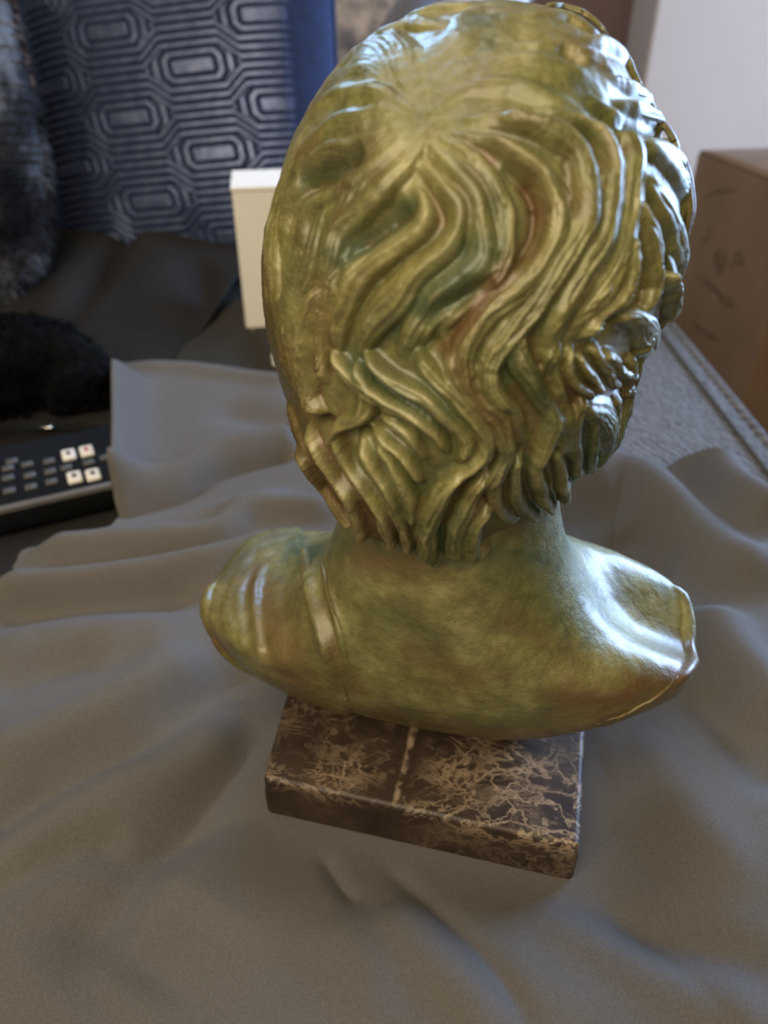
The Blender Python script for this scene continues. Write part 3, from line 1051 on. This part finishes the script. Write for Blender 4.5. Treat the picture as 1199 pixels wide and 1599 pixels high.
FREE = [
    ([(985, 225), (1030, 240), (1060, 275), (1075, 325), (1078, 382)], (7, 12, 14, 11, 4), (4, 6, 8, 8, 6), .7, 3),
    ([(985, 275), (1020, 312), (1045, 360), (1056, 410), (1056, 455)], (7, 11, 13, 11, 4), (4, 6, 7, 7, 5), .7, 3),
    ([(980, 150), (1015, 165), (1040, 190), (1060, 225)], (5, 7, 7, 3), (4, 5, 6, 5), .7, 2),
    ([(985, 182), (1025, 198), (1052, 228), (1072, 262)], (5, 8, 8, 3), (4, 6, 7, 6), .7, 2),
    ([(950, 70), (985, 100), (1008, 132)], (5, 8, 3), (4, 5, 5), .7, 2),
    ([(850, 15), (900, 22), (950, 52)], (5, 8, 3), (3, 5, 4), .7, 2),
    ([(1035, 400), (1042, 450), (1036, 502), (1022, 520)], (7, 11, 10, 4), (4, 5, 6, 5), .8, 2),
    ([(975, 490), (1003, 505), (1006, 535), (985, 556)], (6, 13, 14, 5), (5, 7, 7, 5), .8, 2),
    ([(762, 780), (740, 812), (740, 845), (754, 862), (772, 860)], (7, 10, 11, 10, 7), (3, 5, 6, 6, 5), .8, 2),
]
for a in FREE:
    free_lock(*a)

# ---- neck and shoulders: one casting
BZ = np.array([.0335, .0345, .040, .047, .056, .068, .082, .096, .108, .118, .127, .136, .147, .160, .178, .200, .225])
LX = np.array([.045, .064, .087, .104, .117, .1235, .1255, .1255, .117, .100, .079, .067, .059, .053, .048, .047, .046])   # to the left
RX = np.array([.045, .049, .055, .063, .074, .088, .1040, .1190, .118, .102, .080, .067, .058, .052, .047, .045, .044])     # to the right
DY = np.array([.016, .018, .022, .028, .035, .043, .050, .054, .055, .054, .052, .049, .046, .044, .043, .043, .043])
DC = np.array([.006, .006, .006, .006, .007, .008, .009, .010, .010, .009, .007, .004, .001, .000, 0, .002, .004])      # centre along local y
EX = np.array([2.4, 2.5, 2.7, 3.0, 3.2, 3.4, 3.6, 3.6, 3.4, 3.0, 2.6, 2.3, 2.2, 2.1, 2.0, 2.0, 2.0])
nt_, nz_ = 520, 330
zz = np.linspace(BZ[0], BZ[-1], nz_)


def cub(y):
    """smooth interpolation of a column of the table"""
    p = spline(np.c_[BZ, y], 1200)
    return np.interp(zz, p[:, 0], p[:, 1])


lx_, rx_, dy_, dc_, ex_ = cub(LX), cub(RX), cub(DY), cub(DC), np.interp(zz, BZ, EX)
# spread rows so the flat shoulder tops get their share of vertices
ang = np.linspace(0, 2 * np.pi, nt_, endpoint=False)
ca, sa = np.cos(ang), np.sin(ang)
px_ = np.sign(ca)[None] * np.abs(ca)[None] ** (2 / ex_[:, None])
py_ = np.sign(sa)[None] * np.abs(sa)[None] ** (2 / ex_[:, None])
X = np.where(px_ > 0, px_ * rx_[:, None], px_ * lx_[:, None])
Y = py_ * dy_[:, None] + dc_[:, None]
# arms narrow a little and sweep forward towards the cut ends
saddle = sstep(.045, .10, X) * np.exp(-((Y - .012) / .024) ** 2)
Y = Y + .012 * (np.abs(X) / .12) ** 2 * (zz[:, None] > 0)
Z = np.repeat(zz[:, None], nt_, 1)
Z = Z - .019 * sstep(.030, .085, -X) * sstep(.085, .125, Z)
Z = Z - .020 * saddle * sstep(.085, .115, Z)
loc = np.stack([X, Y, Z - .004], -1).reshape(-1, 3)
c, s = math.cos(YAW), math.sin(YAW)


def to_world(L):
    return np.stack([L[:, 0] * c - L[:, 1] * s + PL_C[0], L[:, 0] * s + L[:, 1] * c + PL_C[1], L[:, 2] + .004], -1)


TV = to_world(loc)
TF = grid_faces(nt_, nz_, True)


def vnormals(V, Fq):
    n = np.cross(V[Fq[:, 2]] - V[Fq[:, 0]], V[Fq[:, 3]] - V[Fq[:, 1]])
    out = np.zeros_like(V)
    for k in range(4):
        np.add.at(out, Fq[:, k], n)
    return out / (np.linalg.norm(out, axis=1)[:, None] + 1e-12)


TN = vnormals(TV, TF)
step = 2
cv = TV.reshape(nz_, nt_, 3)[::step, ::step].reshape(-1, 3)
bvh = BVHTree.FromPolygons([Vector(v) for v in cv.tolist()], grid_faces(nt_ // step, len(range(0, nz_, step)), True).tolist())


def body_hit(pts):
    out = []
    for px, py in pts:
        d = ray(px, py)
        h = bvh.ray_cast(Vector(CAM), Vector(d).normalized())
        if h[0] is None:
            k = np.argmin(np.linalg.norm(proj(cv) - np.array([px, py]), axis=1))
            out.append(cv[k])
        else:
            out.append(np.array(h[0]))
    return np.array(out)


GN['n'] = None
TH_ = np.zeros(len(TV))
BODY = [([(485, 880), (497, 935), (515, 1000), (540, 1080)], (8, 9, 9, 6), 2.6, 1), ([(512, 890), (522, 940), (540, 1000), (556, 1070)], (4, 5, 5, 3), 1.4, 1),
        ([(412, 890), (402, 930), (406, 985), (420, 1050)], (5, 6, 6, 4), 1.3, 1), ([(330, 900), (322, 950), (338, 1010), (380, 1070)], (6, 7, 7, 5), 1.8, 1),
        ([(440, 905), (432, 960), (450, 1040)], (10, 14, 10), .9, 2), ([(385, 900), (368, 950), (380, 1020)], (10, 13, 9), .8, 2),
        ([(1050, 1072), (1080, 1035), (1094, 975)], (5, 6, 5), 1.8, 1),         ([(1055, 912), (1086, 935), (1096, 970), (1088, 1015)], (7, 8, 8, 6), 2.2, 1)]
for pts, w, mm, ns in BODY:
    p3 = body_hit(spline(pts, 20))
    wl = np.interp(np.linspace(0, 1, 20), np.linspace(0, 1, len(w)), w) * ((p3 - CAM) @ FW) / FPX * 1.55
    TH_ = relief(TV, TN, TH_, p3, wl, mm * 1.7 * MM, ns, groove=.4, ends=(.2, .2), power=.9)
TH_ = smooth_field(TF, TH_, 3)
TPX = proj(TV)
# the edge of the cloak: everything on its left stands a little proud
cl = spline([(470, 840), (487, 900), (500, 950), (520, 1015), (548, 1110)], 40)
edge_x = np.interp(TPX[:, 1], cl[:, 1], cl[:, 0])
nearb = ((TV - CAM) * TN).sum(1) < 0
cloak = sstep(6, -6, TPX[:, 0] - edge_x) * nearb
TH_ += .0026 * cloak
TH_ += vnoise(TV, 30, 3, 6) * .0007 + vnoise(TV, 160, 2, 8) * .00028 + sstep(.075, .05, TV[:, 2]) * vnoise(TV, 110, 2, 15) * .0012
TV2 = TV + TN * TH_[:, None]
jb = np.stack([vnoise(TV, 45, 3, 1), vnoise(TV, 45, 3, 12)], -1) * 30
jb = jb + np.stack([vnoise(TV, 140, 2, 18), vnoise(TV, 140, 2, 19)], -1) * 16
tg = patches(TPX + jb, [([(600, 1105), (720, 1130), (850, 1122)], 16, .5), ([(470, 850), (490, 862)], 16, 1.0), ([(600, 960), (680, 1000)], 26, .35), ([(540, 860), (850, 870)], 16, .6), ([(380, 880), (330, 900)], 14, .5)], nearb.astype(float))
tb = patches(TPX + jb * .7, [([(322, 985), (345, 1030), (400, 1082), (450, 1100), (560, 1125), (700, 1142), (850, 1148), (960, 1125), (1040, 1085), (1085, 1020)], 13, .9), ([(640, 1010), (720, 1060)], 16, .5), ([(800, 960), (900, 1040)], 18, .45), ([(880, 1105), (960, 1095), (1060, 1045)], 24, .95), ([(400, 920), (450, 1000), (470, 1080)], 34, .75), ([(520, 1000), (560, 1080)], 16, .6), ([(560, 880), (640, 890)], 18, .7), ([(500, 1110), (620, 1125)], 14, .7)], nearb.astype(float))
body = mesh_obj('shoulders', local_to(bust, TV2), TF, M_BRONZE, bust, True, {'green': tg, 'brown': tb})
# folds of the cloak over the left shoulder, and the rough cast hem: parts of their own
def ridge(name, pts, rad, flat, m=70, jitter=0.0, tint=(0, .2)):
    p = body_hit(spline(pts, m))
    for _ in range(3):
        p[1:-1] = .5 * p[1:-1] + .25 * (p[:-2] + p[2:])
    if jitter:
        p = p + vnoise(p, 160, 2, 3)[:, None] * np.array([1, 1, 1]) * jitter
    s_ = np.linspace(0, 1, m)
    r = np.interp(s_, np.linspace(0, 1, len(rad)), rad) * MM * (1 + .25 * vnoise(p, 90, 2, 7))
    out = p - (to_world(np.array([[0, 0, .09]]))[0])
    out[:, 2] = 0
    o = out.mean(0)
    V, F = tube(name, p, r, None, n=m, seg=16, flat=flat, up=tuple(o / np.linalg.norm(o)))
    nz = vnoise(V, 60, 3, 2)
    mesh_obj(name, local_to(bust, V), F, M_BRONZE, body, True, {'green': np.clip(tint[0] + nz * .4, 0, 1), 'brown': np.clip(tint[1] - nz * .4, 0, 1)})


ridge('drapery_fold', [(474, 862), (486, 910), (500, 960), (518, 1020), (542, 1092)], (2.4, 4.0, 4.4, 3.8, 1.8), .95)
ridge('drapery_fold', [(504, 884), (516, 930), (532, 990), (552, 1070)], (1.4, 2.5, 2.3, .9), .95)
ridge('drapery_fold', [(412, 884), (400, 930), (402, 985), (418, 1050)], (1.2, 2.3, 2.3, .8), .95, tint=(0, .5))
ridge('drapery_fold', [(336, 905), (326, 950), (338, 1005), (372, 1062)], (1.4, 2.2, 2.2, 1.2), .7, tint=(.2, .2))
ridge('cast_hem', [(335, 1008), (362, 1048), (405, 1084), (455, 1101), (520, 1116)], (.7, 1.1, 1.0, 1.2, .6), .9, 110, .0012, (0, .8))
ridge('cast_hem', [(930, 1132), (985, 1112), (1040, 1076), (1072, 1040)], (.6, 1.1, 1.1, .7), .9, 90, .0012, (0, .7))
# closed underside
me = body.data
bm = bmesh.new()
bm.from_mesh(me)
bm.verts.ensure_lookup_table()
bm.faces.new([bm.verts[i] for i in range(nt_)][::-1])
bm.to_mesh(me)
bm.free()
# ------------------------------------------------------------------ patterned pillow
PW, PHH, PT = .222, .235, .075
n = 420
u = np.linspace(-1, 1, n)
U, V = np.meshgrid(u, u)
U, V = U.ravel(), V.ravel()


def pillow_shape(U, V, hw, hh, t):
    k = 1 - .06 * (np.abs(V) ** 2) * 0
    x = U * hw * (1 - .05 * (1 - V ** 2))
    y = V * hh * (1 - .05 * (1 - U ** 2))
    z = t * (np.clip(1 - np.abs(U) ** 3.2, 0, 1) ** .55) * (np.clip(1 - np.abs(V) ** 3.2, 0, 1) ** .55)
    return x, y, z


def hexpattern(x, y):
    P, RW = .205, .0517
    ls = RW / 5.0

    def f(x):                                        # stepped outline of a row of long octagons
        a = np.abs((x / P + .5) % 1 - .5)
        return 2 * ls * np.clip((.315 - a) / (.315 - .19), 0, 1)
    k = np.floor(y / RW)
    yy = y - k * RW
    xs = x - k * P / 2
    up = f(xs)
    dn = f(xs - P / 2)
    a0 = np.abs((xs / P + .5) % 1 - .5) * P
    a1 = np.abs(((xs - P / 2) / P + .5) % 1 - .5) * P
    m0 = np.maximum(yy + (2 * ls - up), ls + (a0 - 0.030) * .8)
    m1 = np.maximum((RW - yy) + (2 * ls - dn), ls + (a1 - 0.030) * .8)
    m0 = np.maximum(m0, .62 * (yy + a0 - .030) + .38 * ls + .0022)
    m1 = np.maximum(m1, .62 * (RW - yy + a1 - .030) + .38 * ls + .0022)
    ph = np.where(yy < up, (m0 - 2 * ls) / ls, np.where(yy > RW - dn, 3 + (2 * ls - m1) / ls, (yy - up) / ls))
    fr = np.abs((ph + .5) % 1 - .5)                  # 0 on a line
    core = ((yy < up) & (m0 < ls)) | ((yy > RW - dn) & (m1 < ls))
    dist = np.where(core, np.minimum(fr, .5), fr)
    dist = np.where(core & (fr < .5) & ((m0 < ls * .5) | (m1 < ls * .5)) & (np.minimum(m0, m1) < .5 * ls), .5, dist)
    return sstep(.16, .27, dist)


x, y, z = pillow_shape(U, V, PW, PHH, PT)
inner = sstep(.93, .86, -U) * sstep(.79, .72, U) * sstep(.96, .92, np.abs(V))
backp = np.stack([x, y, -z - .0005], -1)
pil = tag(empty('patterned_pillow', (0, 0, 0)), 'navy blue pillow embossed with linked octagon lines, leaning at the back left', 'pillow')
# frame: right, up, out
PC = np.array([-.270, 1.19, .185])
out_ = np.array([-.12, -.92, .30]); out_ /= np.linalg.norm(out_)
rt_ = np.cross(np.array([0, 0, 1.0]), out_) * 1
rt_ /= np.linalg.norm(rt_)
up_ = np.cross(out_, rt_)
roll = R_(6.5)
r2 = rt_ * math.cos(roll) + up_ * math.sin(roll)
u2 = -rt_ * math.sin(roll) + up_ * math.cos(roll)
Mx = np.stack([r2, u2, out_])
pil.location = PC
dd = ray(205, 187)
hit = CAM + dd * (((PC + out_ * .068 - CAM) @ out_) / (dd @ out_)) - PC
hx, hy = hit @ r2, hit @ u2                           # one octagon sits here
band = hexpattern((x - hx) + .13 * (y - hy), y - hy) * inner
zf = z + .0022 * band
front = np.stack([x, y, zf], -1)
gf = grid_faces(n, n)
mesh_obj('cover', front @ Mx, gf, M_PILLOW, pil, True, {'band': band})
nb = 60
ub = np.linspace(-1, 1, nb)
Ub, Vb = np.meshgrid(ub, ub)
xb, yb, zb = pillow_shape(Ub.ravel(), Vb.ravel(), PW, PHH, PT)
mesh_obj('backing', np.stack([xb, yb, -zb - .0004], -1) @ Mx, grid_faces(nb, nb)[:, ::-1].copy(), M_PILLOW, pil, True, {'band': np.zeros(nb * nb)})
s_ = np.linspace(-1, 1, 40)
ring = [(a, -1) for a in s_] + [(1, a) for a in s_[1:]] + [(-a, 1) for a in s_[1:]] + [(-1, -a) for a in s_[1:]]
ring = np.array(ring)
rx2, ry2, rz2 = pillow_shape(ring[:, 0], ring[:, 1], PW, PHH, PT)
V, F = tube('piping', np.stack([rx2, ry2, rz2 * 0], -1) @ Mx, .004, None, n=300, seg=8, up=tuple(out_))
mesh_obj('piping', V, F, M_PILLOW, pil, True, {'band': np.zeros(len(V))})

# ------------------------------------------------------------------ furry cushion at the left edge
def tuft_mesh(P, Nn, count, length, wid, droop=.4):
    idx = rng.integers(0, len(P), count)
    base = P[idx]
    nn = Nn[idx]
    t = rng.normal(size=(count, 3))
    t -= (t * nn).sum(1)[:, None] * nn
    t /= np.linalg.norm(t, axis=1)[:, None]
    L = length * (.6 + .8 * rng.random(count))[:, None]
    side = np.cross(nn, t)
    flow = np.array([.1, -.1, -1.0])
    d1 = nn * .8 + t * .35 + flow * droop
    d1 /= np.linalg.norm(d1, axis=1)[:, None]
    d2 = nn * .35 + t * .5 + flow * (droop + .6)
    d2 /= np.linalg.norm(d2, axis=1)[:, None]
    a = base - side * wid
    b = base + side * wid
    m = base + d1 * L * .5
    m1, m2 = m - side * wid * .7, m + side * wid * .7
    e = m + d2 * L * .6
    V = np.stack([a, b, m2, m1, e], 1).reshape(-1, 3)
    i = np.arange(count) * 5
    F = np.concatenate([np.stack([i, i + 1, i + 2], -1), np.stack([i, i + 2, i + 3], -1), np.stack([i + 3, i + 2, i + 4], -1)])
    return V, F


def blob(center, rad, exps, rot, nu=140, nv=100, lump=.06, seed=0, sc=9):
    th = np.linspace(0, 2 * np.pi, nu, endpoint=False)
    ph = np.linspace(.01, np.pi - .01, nv)
    T, Pp = np.meshgrid(th, ph)

    def sp(v, e):
        return np.sign(v) * np.abs(v) ** e
    d = np.stack([sp(np.sin(Pp), exps[1]) * sp(np.cos(T), exps[0]), sp(np.sin(Pp), exps[1]) * sp(np.sin(T), exps[0]), sp(np.cos(Pp), exps[1])], -1).reshape(-1, 3)
    P = d * np.array(rad)
    P *= 1 + lump * vnoise(P + 5, sc, 3, seed)[:, None]
    a, b2 = rot
    Rz = np.array([[math.cos(a), -math.sin(a), 0], [math.sin(a), math.cos(a), 0], [0, 0, 1]])
    Rx = np.array([[1, 0, 0], [0, math.cos(b2), -math.sin(b2)], [0, math.sin(b2), math.cos(b2)]])
    P = P @ (Rz @ Rx).T
    F = grid_faces(nu, nv, True)[:, ::-1].copy()
    return P, F


furc = tag(empty('fur_cushion', (-.608, .98, .262)), 'dark grey and black faux fur cushion at the left edge', 'cushion')
P, F = blob((0, 0, 0), (.20, .085, .27), (.8, .75), (R_(18), R_(-14)), lump=.05, seed=3)
core = mesh_obj('cover', P, F, M_FUR, furc)
Nn = vnormals(P, F)
V, F2 = tuft_mesh(P, Nn, 26000, .016, .0011)
tf = mesh_obj('fur_pile', V, F2, M_FUR, core)
tag(tf, kind='stuff')

# ------------------------------------------------------------------ pale fleece cushion beyond the pillow
pc = tag(empty('mottled_cushion', (.045, 1.60, .30)), 'mottled pale grey fluffy cushion behind the head, past the navy pillow', 'cushion')
P, F = blob((0, 0, 0), (.20, .09, .17), (.8, .8), (R_(-8), R_(-10)), lump=.08, seed=6)
core = mesh_obj('cover', P, F, M_PALE, pc)
V, F2 = tuft_mesh(P, vnormals(P, F), 9000, .014, .0012)
tag(mesh_obj('pile', V, F2, M_PALE, core), kind='stuff')
P, F = blob((0, 0, 0), (.028, .02, .20), (.9, .9), (R_(0), R_(0)), lump=.05, seed=8, nu=60, nv=50)
a = R_(35)
P = np.stack([P[:, 0] * math.cos(a) + P[:, 2] * math.sin(a), P[:, 1], -P[:, 0] * math.sin(a) + P[:, 2] * math.cos(a)], -1) + np.array([-.025, -.088, -.02])
mesh_obj('slate_band', P, F, M_SLATE, pc)

# ------------------------------------------------------------------ charcoal throw heaped before the pillow, and a dark sheet for the shaded seat
def sheet(name, outline_far, outline_left, outline_near, outline_right, hfun, mat, nu, nv, thick=.004):
    S = coons(outline_far, outline_left, outline_near, outline_right, nu, nv)
    H = hfun(S)
    o = mesh_obj(name, np.c_[S, H], grid_faces(nu, nv)[:, ::-1].copy(), mat)
    m = o.modifiers.new('thick', 'SOLIDIFY')
    m.thickness = thick
    m.offset = 1
    return o


def throw_h(S):
    Q = np.c_[S, np.zeros(len(S))]
    h = .012 + .052 * sstep(.80, 1.14, S[:, 1]) * (.6 + .4 * sstep(-.05, -.3, S[:, 0]))
    h = h + .006 * vnoise(Q, 9, 2, 2)
    for pts, w, a in (([(310, 450), (318, 500), (280, 565)], .022, -.012), ([(232, 395), (180, 450), (120, 505)], .016, -.016), ([(150, 430), (80, 500)], .03, .008), ([(250, 430), (230, 480), (190, 530)], .05, .010)):
        d, _, uu = dist_poly(S, spline([zpt(*p) for p in pts], 14), w)
        h = h + a * np.exp(-(d / w) ** 2)
    h = h * (1 - .75 * sstep(.74, .60, S[:, 1]))
    return np.maximum(h, .0025)


th_o = sheet('charcoal_throw_and_shade', [(-.62, 1.13), (-.35, 1.115), (-.16, 1.10)], [(-.62, 1.13), (-.60, .95), (-.60, .34)],
             [(-.60, .34), (-.40, .385), (-.19, .42)], [(-.16, 1.10), zpt(322, 500), zpt(272, 572), zpt(215, 650), (-.19, .42)], throw_h, M_THROW, 150, 200)  # the near end, under the remote, stands in for shade on the seat
tag(th_o, 'dark charcoal cloth rumpled in front of the navy pillow, its near end standing in for shade on the seat', 'throw')


def seat_shade_h(S):
    Q = np.c_[S, np.zeros(len(S))]
    h = .010 + .004 * vnoise(Q, 10, 2, 5)
    for pts, w, a in (([(330, 470), (390, 560), (420, 580)], .02, -.006), ([(380, 480), (430, 540)], .04, .008)):
        d, _, uu = dist_poly(S, spline([zpt(*p) for p in pts], 14), w)
        h = h + a * np.exp(-(d / w) ** 2)
    return np.maximum(h, .003)


sp_o = sheet('seat_shade_sheet', [(-.30, 1.19), (-.10, 1.19), (.20, 1.15)], [(-.30, 1.19), (-.24, 1.0), zpt(255, 585)],
             [zpt(255, 585), zpt(440, 610), (.12, .70)], [(.20, 1.15), (.17, .9), (.12, .70)], seat_shade_h, M_SEAT_SHADE, 110, 110, .003)  # added dark sheet: the seat itself lies in shade here
tag(sp_o, 'flat dark brown sheet added for the shade on the seat around the white carton', 'throw')

# ------------------------------------------------------------------ white carton and the scrap of card beside it
ctn = tag(empty('white_carton', (-.085, .955, .002), R_(8)), 'tall cream white carton standing behind the left side of the head', 'box')
c0 = on_z(386, 521, .014)
ctn.location = (c0[0], c0[1], .014)
bm_ = box_bm((0, 0, .006), (.15, .085, .158), .0012, 2)
bm_obj('body', bm_, M_WHITE, ctn)
bm_obj('lid', box_bm((-.0012, -.0012, .1585), (.1512, .0862, .163), .001, 2), M_WHITE, ctn)
bm_obj('base_tab', box_bm((.006, -.004, 0), (.06, .05, .0055), .0008, 1), M_WHITE, ctn)
cp = on_z(438, 598)
sc_ = tag(bm_obj('card_scrap', box_bm((0, 0, 0), (.05, .006, .022), .001, 1), M_WHITE), 'small white scrap of card peeping past the hair, at the edge of the blanket', 'card')
sc_.location = (cp[0] - .006, cp[1] + .012, .004)
sc_.rotation_euler = (0, 0, R_(40))

# ------------------------------------------------------------------ cardboard box
TL = on_y(1090, 241, 1.25)
zt = TL[2]
d = ray(1256, 307)
t_ = (zt - CAM[2]) / d[2]
TR = CAM + d * t_
ex = np.array([TR[0] - TL[0], TR[1] - TL[1]])
Lb = np.linalg.norm(ex)
ang_b = math.atan2(ex[1], ex[0])
bx = tag(empty('cardboard_box', (TL[0], TL[1], z0 + .001), ang_b), 'large brown cardboard box with faint dark print, standing beyond the sofa', 'box')
Hb = zt - z0
Wb = .42                                             # runs to local +y (away from the sofa)
T_ = .004
bm_obj('side_panel', box_bm((0, 0, 0), (Lb, T_, Hb), .0008, 1), M_CARD, bx)
bm_obj('side_panel', box_bm((0, Wb - T_, 0), (Lb, Wb, Hb), .0008, 1), M_CARD, bx)
bm_obj('end_panel', box_bm((0, T_, 0), (T_, Wb - T_, Hb), .0008, 1), M_CARD, bx)
bm_obj('end_panel', box_bm((Lb - T_, T_, 0), (Lb, Wb - T_, Hb), .0008, 1), M_CARD, bx)


def flap(y0, y1, bulge, zofs):
    nx, ny = 16, 14
    X, Y = np.meshgrid(np.linspace(.002, Lb - .002, nx), np.linspace(y0, y1, ny))
    Zz = Hb + zofs + bulge * np.sin(np.pi * (X / Lb)) * np.sin(np.pi * .55 * np.abs(Y - (y0 if y0 < y1 else y0)) / abs(y1 - y0))
    V = np.stack([X, Y, Zz], -1).reshape(-1, 3)
    o = mesh_obj('flap', V, grid_faces(nx, ny), M_CARD, bx)
    m = o.modifiers.new('t', 'SOLIDIFY')
    m.thickness = .004
    m.offset = 0
    return o


flap(.001, Wb / 2 - .001, .022, .0025)
flap(Wb - .001, Wb / 2 + .001, .022, .0025)


def face_pt(px, py):
    """photo point -> local (x, z) on the near side panel"""
    n2 = np.array([-math.sin(ang_b), math.cos(ang_b)])
    dd = ray(px, py)
    t = ((TL[:2] - CAM[:2]) @ n2) / (dd[:2] @ n2)
    p = CAM + t * dd
    return ((p[:2] - TL[:2]) @ (ex / Lb), p[2] - z0)


def stroke(pts, w):
    p = spline([face_pt(*q) for q in pts], 12)
    t = np.gradient(p, axis=0)
    t /= np.linalg.norm(t, axis=1)[:, None]
    nn = np.stack([-t[:, 1], t[:, 0]], -1)
    wv = w * (1 + .25 * rng.normal(size=12))[:, None] * np.clip(np.minimum(np.linspace(0, 6, 12), np.linspace(6, 0, 12)), .35, 1)[:, None]
    a, b = p + nn * wv, p - nn * wv
    V = [(q[0], -.0006, q[1]) for q in a] + [(q[0], -.0006, q[1]) for q in b]
    F = [(i, i + 1, 12 + i + 1, 12 + i) for i in range(11)]
    mesh_obj('print_mark', V, F, M_INK, bx, False)


stroke([(1127, 392), (1118, 405), (1122, 420), (1130, 408), (1130, 392)], .007)
stroke([(1140, 424), (1152, 395), (1163, 422)], .003)
stroke([(1144, 412), (1158, 410)], .002)
stroke([(1087, 430), (1110, 448), (1128, 462)], .004)
stroke([(1122, 466), (1138, 474), (1146, 478)], .006)
stroke([(1080, 505), (1100, 520), (1120, 532)], .005)
stroke([(1100, 310), (1120, 300), (1150, 298)], .0025)
stroke([(1108, 350), (1106, 372), (1096, 378)], .002)

# ------------------------------------------------------------------ keypad remote
rem = empty('remote_control', (0, 0, 0))
tag(rem, 'black keypad remote with four white keys, half under the blanket corner', 'remote control')
A = on_z(0, 838, .012)
Bp = on_z(160, 800, .012)
ex2 = Bp[:2] - A[:2]
ra = math.atan2(ex2[1], ex2[0])
rem.location = (Bp[0], Bp[1], .012)
rem.rotation_euler = (0, 0, ra)
RH = .022
bm_ = box_bm((-.20, 0, 0), (.035, .105, RH), .004, 3)
bm_obj('body', bm_, M_BLACK, rem, True)
bm_obj('front_lip', box_bm((-.198, -.0008, RH - .0035), (.033, .0055, RH + .0012), .001, 2), M_EDGE, rem)


def rem_pt(px, py, zt=RH + .012):
    p = on_z(px, py, zt)
    q = p[:2] - np.array(rem.location[:2])
    return q[0] * math.cos(ra) + q[1] * math.sin(ra), -q[0] * math.sin(ra) + q[1] * math.cos(ra)


key_me = {}


def key(x, y, sx, sy, h, mat, name='key'):
    kk = (round(sx, 4), round(sy, 4), mat.name)
    if kk not in key_me:
        o = bm_obj(name, box_bm((-sx, -sy, 0), (sx, sy, h), min(sx, sy) * .3, 2), mat, rem, True)
        key_me[kk] = o.data
    else:
        o = link(bpy.data.objects.new(name, key_me[kk]), rem)
    o.location = (x, y, RH - .001)
    return o


for i, (px, py, gm) in enumerate([(109, 713, M_GLYPH), (137, 707, M_RED), (118, 748, M_GLYPH), (147, 744, M_GLYPH)]):
    x, y = rem_pt(px, py)
    k_ = key(x, y, .0056, .0082, .0042, M_KEYW, 'white_key')
    g = bm_obj('glyph', box_bm((-.0016, -.003, .0042), (.0016, .003, .0045)), gm, k_)
for px, py in [(78, 722), (80, 738), (82, 754), (44, 727), (48, 744), (50, 762), (14, 733), (14, 748), (16, 768), (105, 732), (140, 724), (166, 716), (20, 722), (-15, 745), (-15, 765), (-15, 785)]:
    x, y = rem_pt(px, py)
    key(x, y, .0048, .0038, .0032, M_KEYD)

# ------------------------------------------------------------------ black pouch with a round end behind the remote
bp = on_z(75, 655)
pouch = tag(empty('black_pouch', (bp[0], bp[1], .004)), 'crumpled black pouch lying behind the black remote', 'pouch')
P, F = blob((0, 0, 0), (.075, .06, .05), (.9, .9), (R_(10), 0), lump=.35, seed=11, sc=22)
P = P + np.array([-.035, .03, .04])
P[:, 2] = np.maximum(P[:, 2], 0)
core = mesh_obj('body', P, F, M_BLACKCLOTH, pouch)
V, F2 = tuft_mesh(P, vnormals(P, F), 2500, .012, .0010)
tag(mesh_obj('fringe', V, F2, M_BLACKCLOTH, core), kind='stuff')
q = on_z(132, 668) - bp
P, F = blob((0, 0, 0), (.032, .03, .036), (.9, .8), (.4, .3), lump=.55, seed=14, sc=38, nu=90, nv=70)
P[:, 2] = np.maximum(P[:, 2], -.03)
mesh_obj('flap', P + np.array([q[0], q[1] + .02, .031]), F, M_BLACKCLOTH, pouch)
q = on_z(60, 676, .02) - bp
V, F = tube('strap', [(q[0] - .06, q[1] + .0, .014), (q[0] - .01, q[1] + .004, .018), (q[0] + .05, q[1] + .012, .014), (q[0] + .08, q[1] + .02, .008)], .005, None, n=40, flat=.5)
mesh_obj('strap', V, F, M_BLACK, pouch)
q = on_z(74, 672, .024) - bp
cl_ = bm_obj('clasp', box_bm((-.006, -.002, 0), (.006, .002, .003), .0008, 2), M_METAL, pouch, True)
cl_.location = (q[0], q[1], .021)
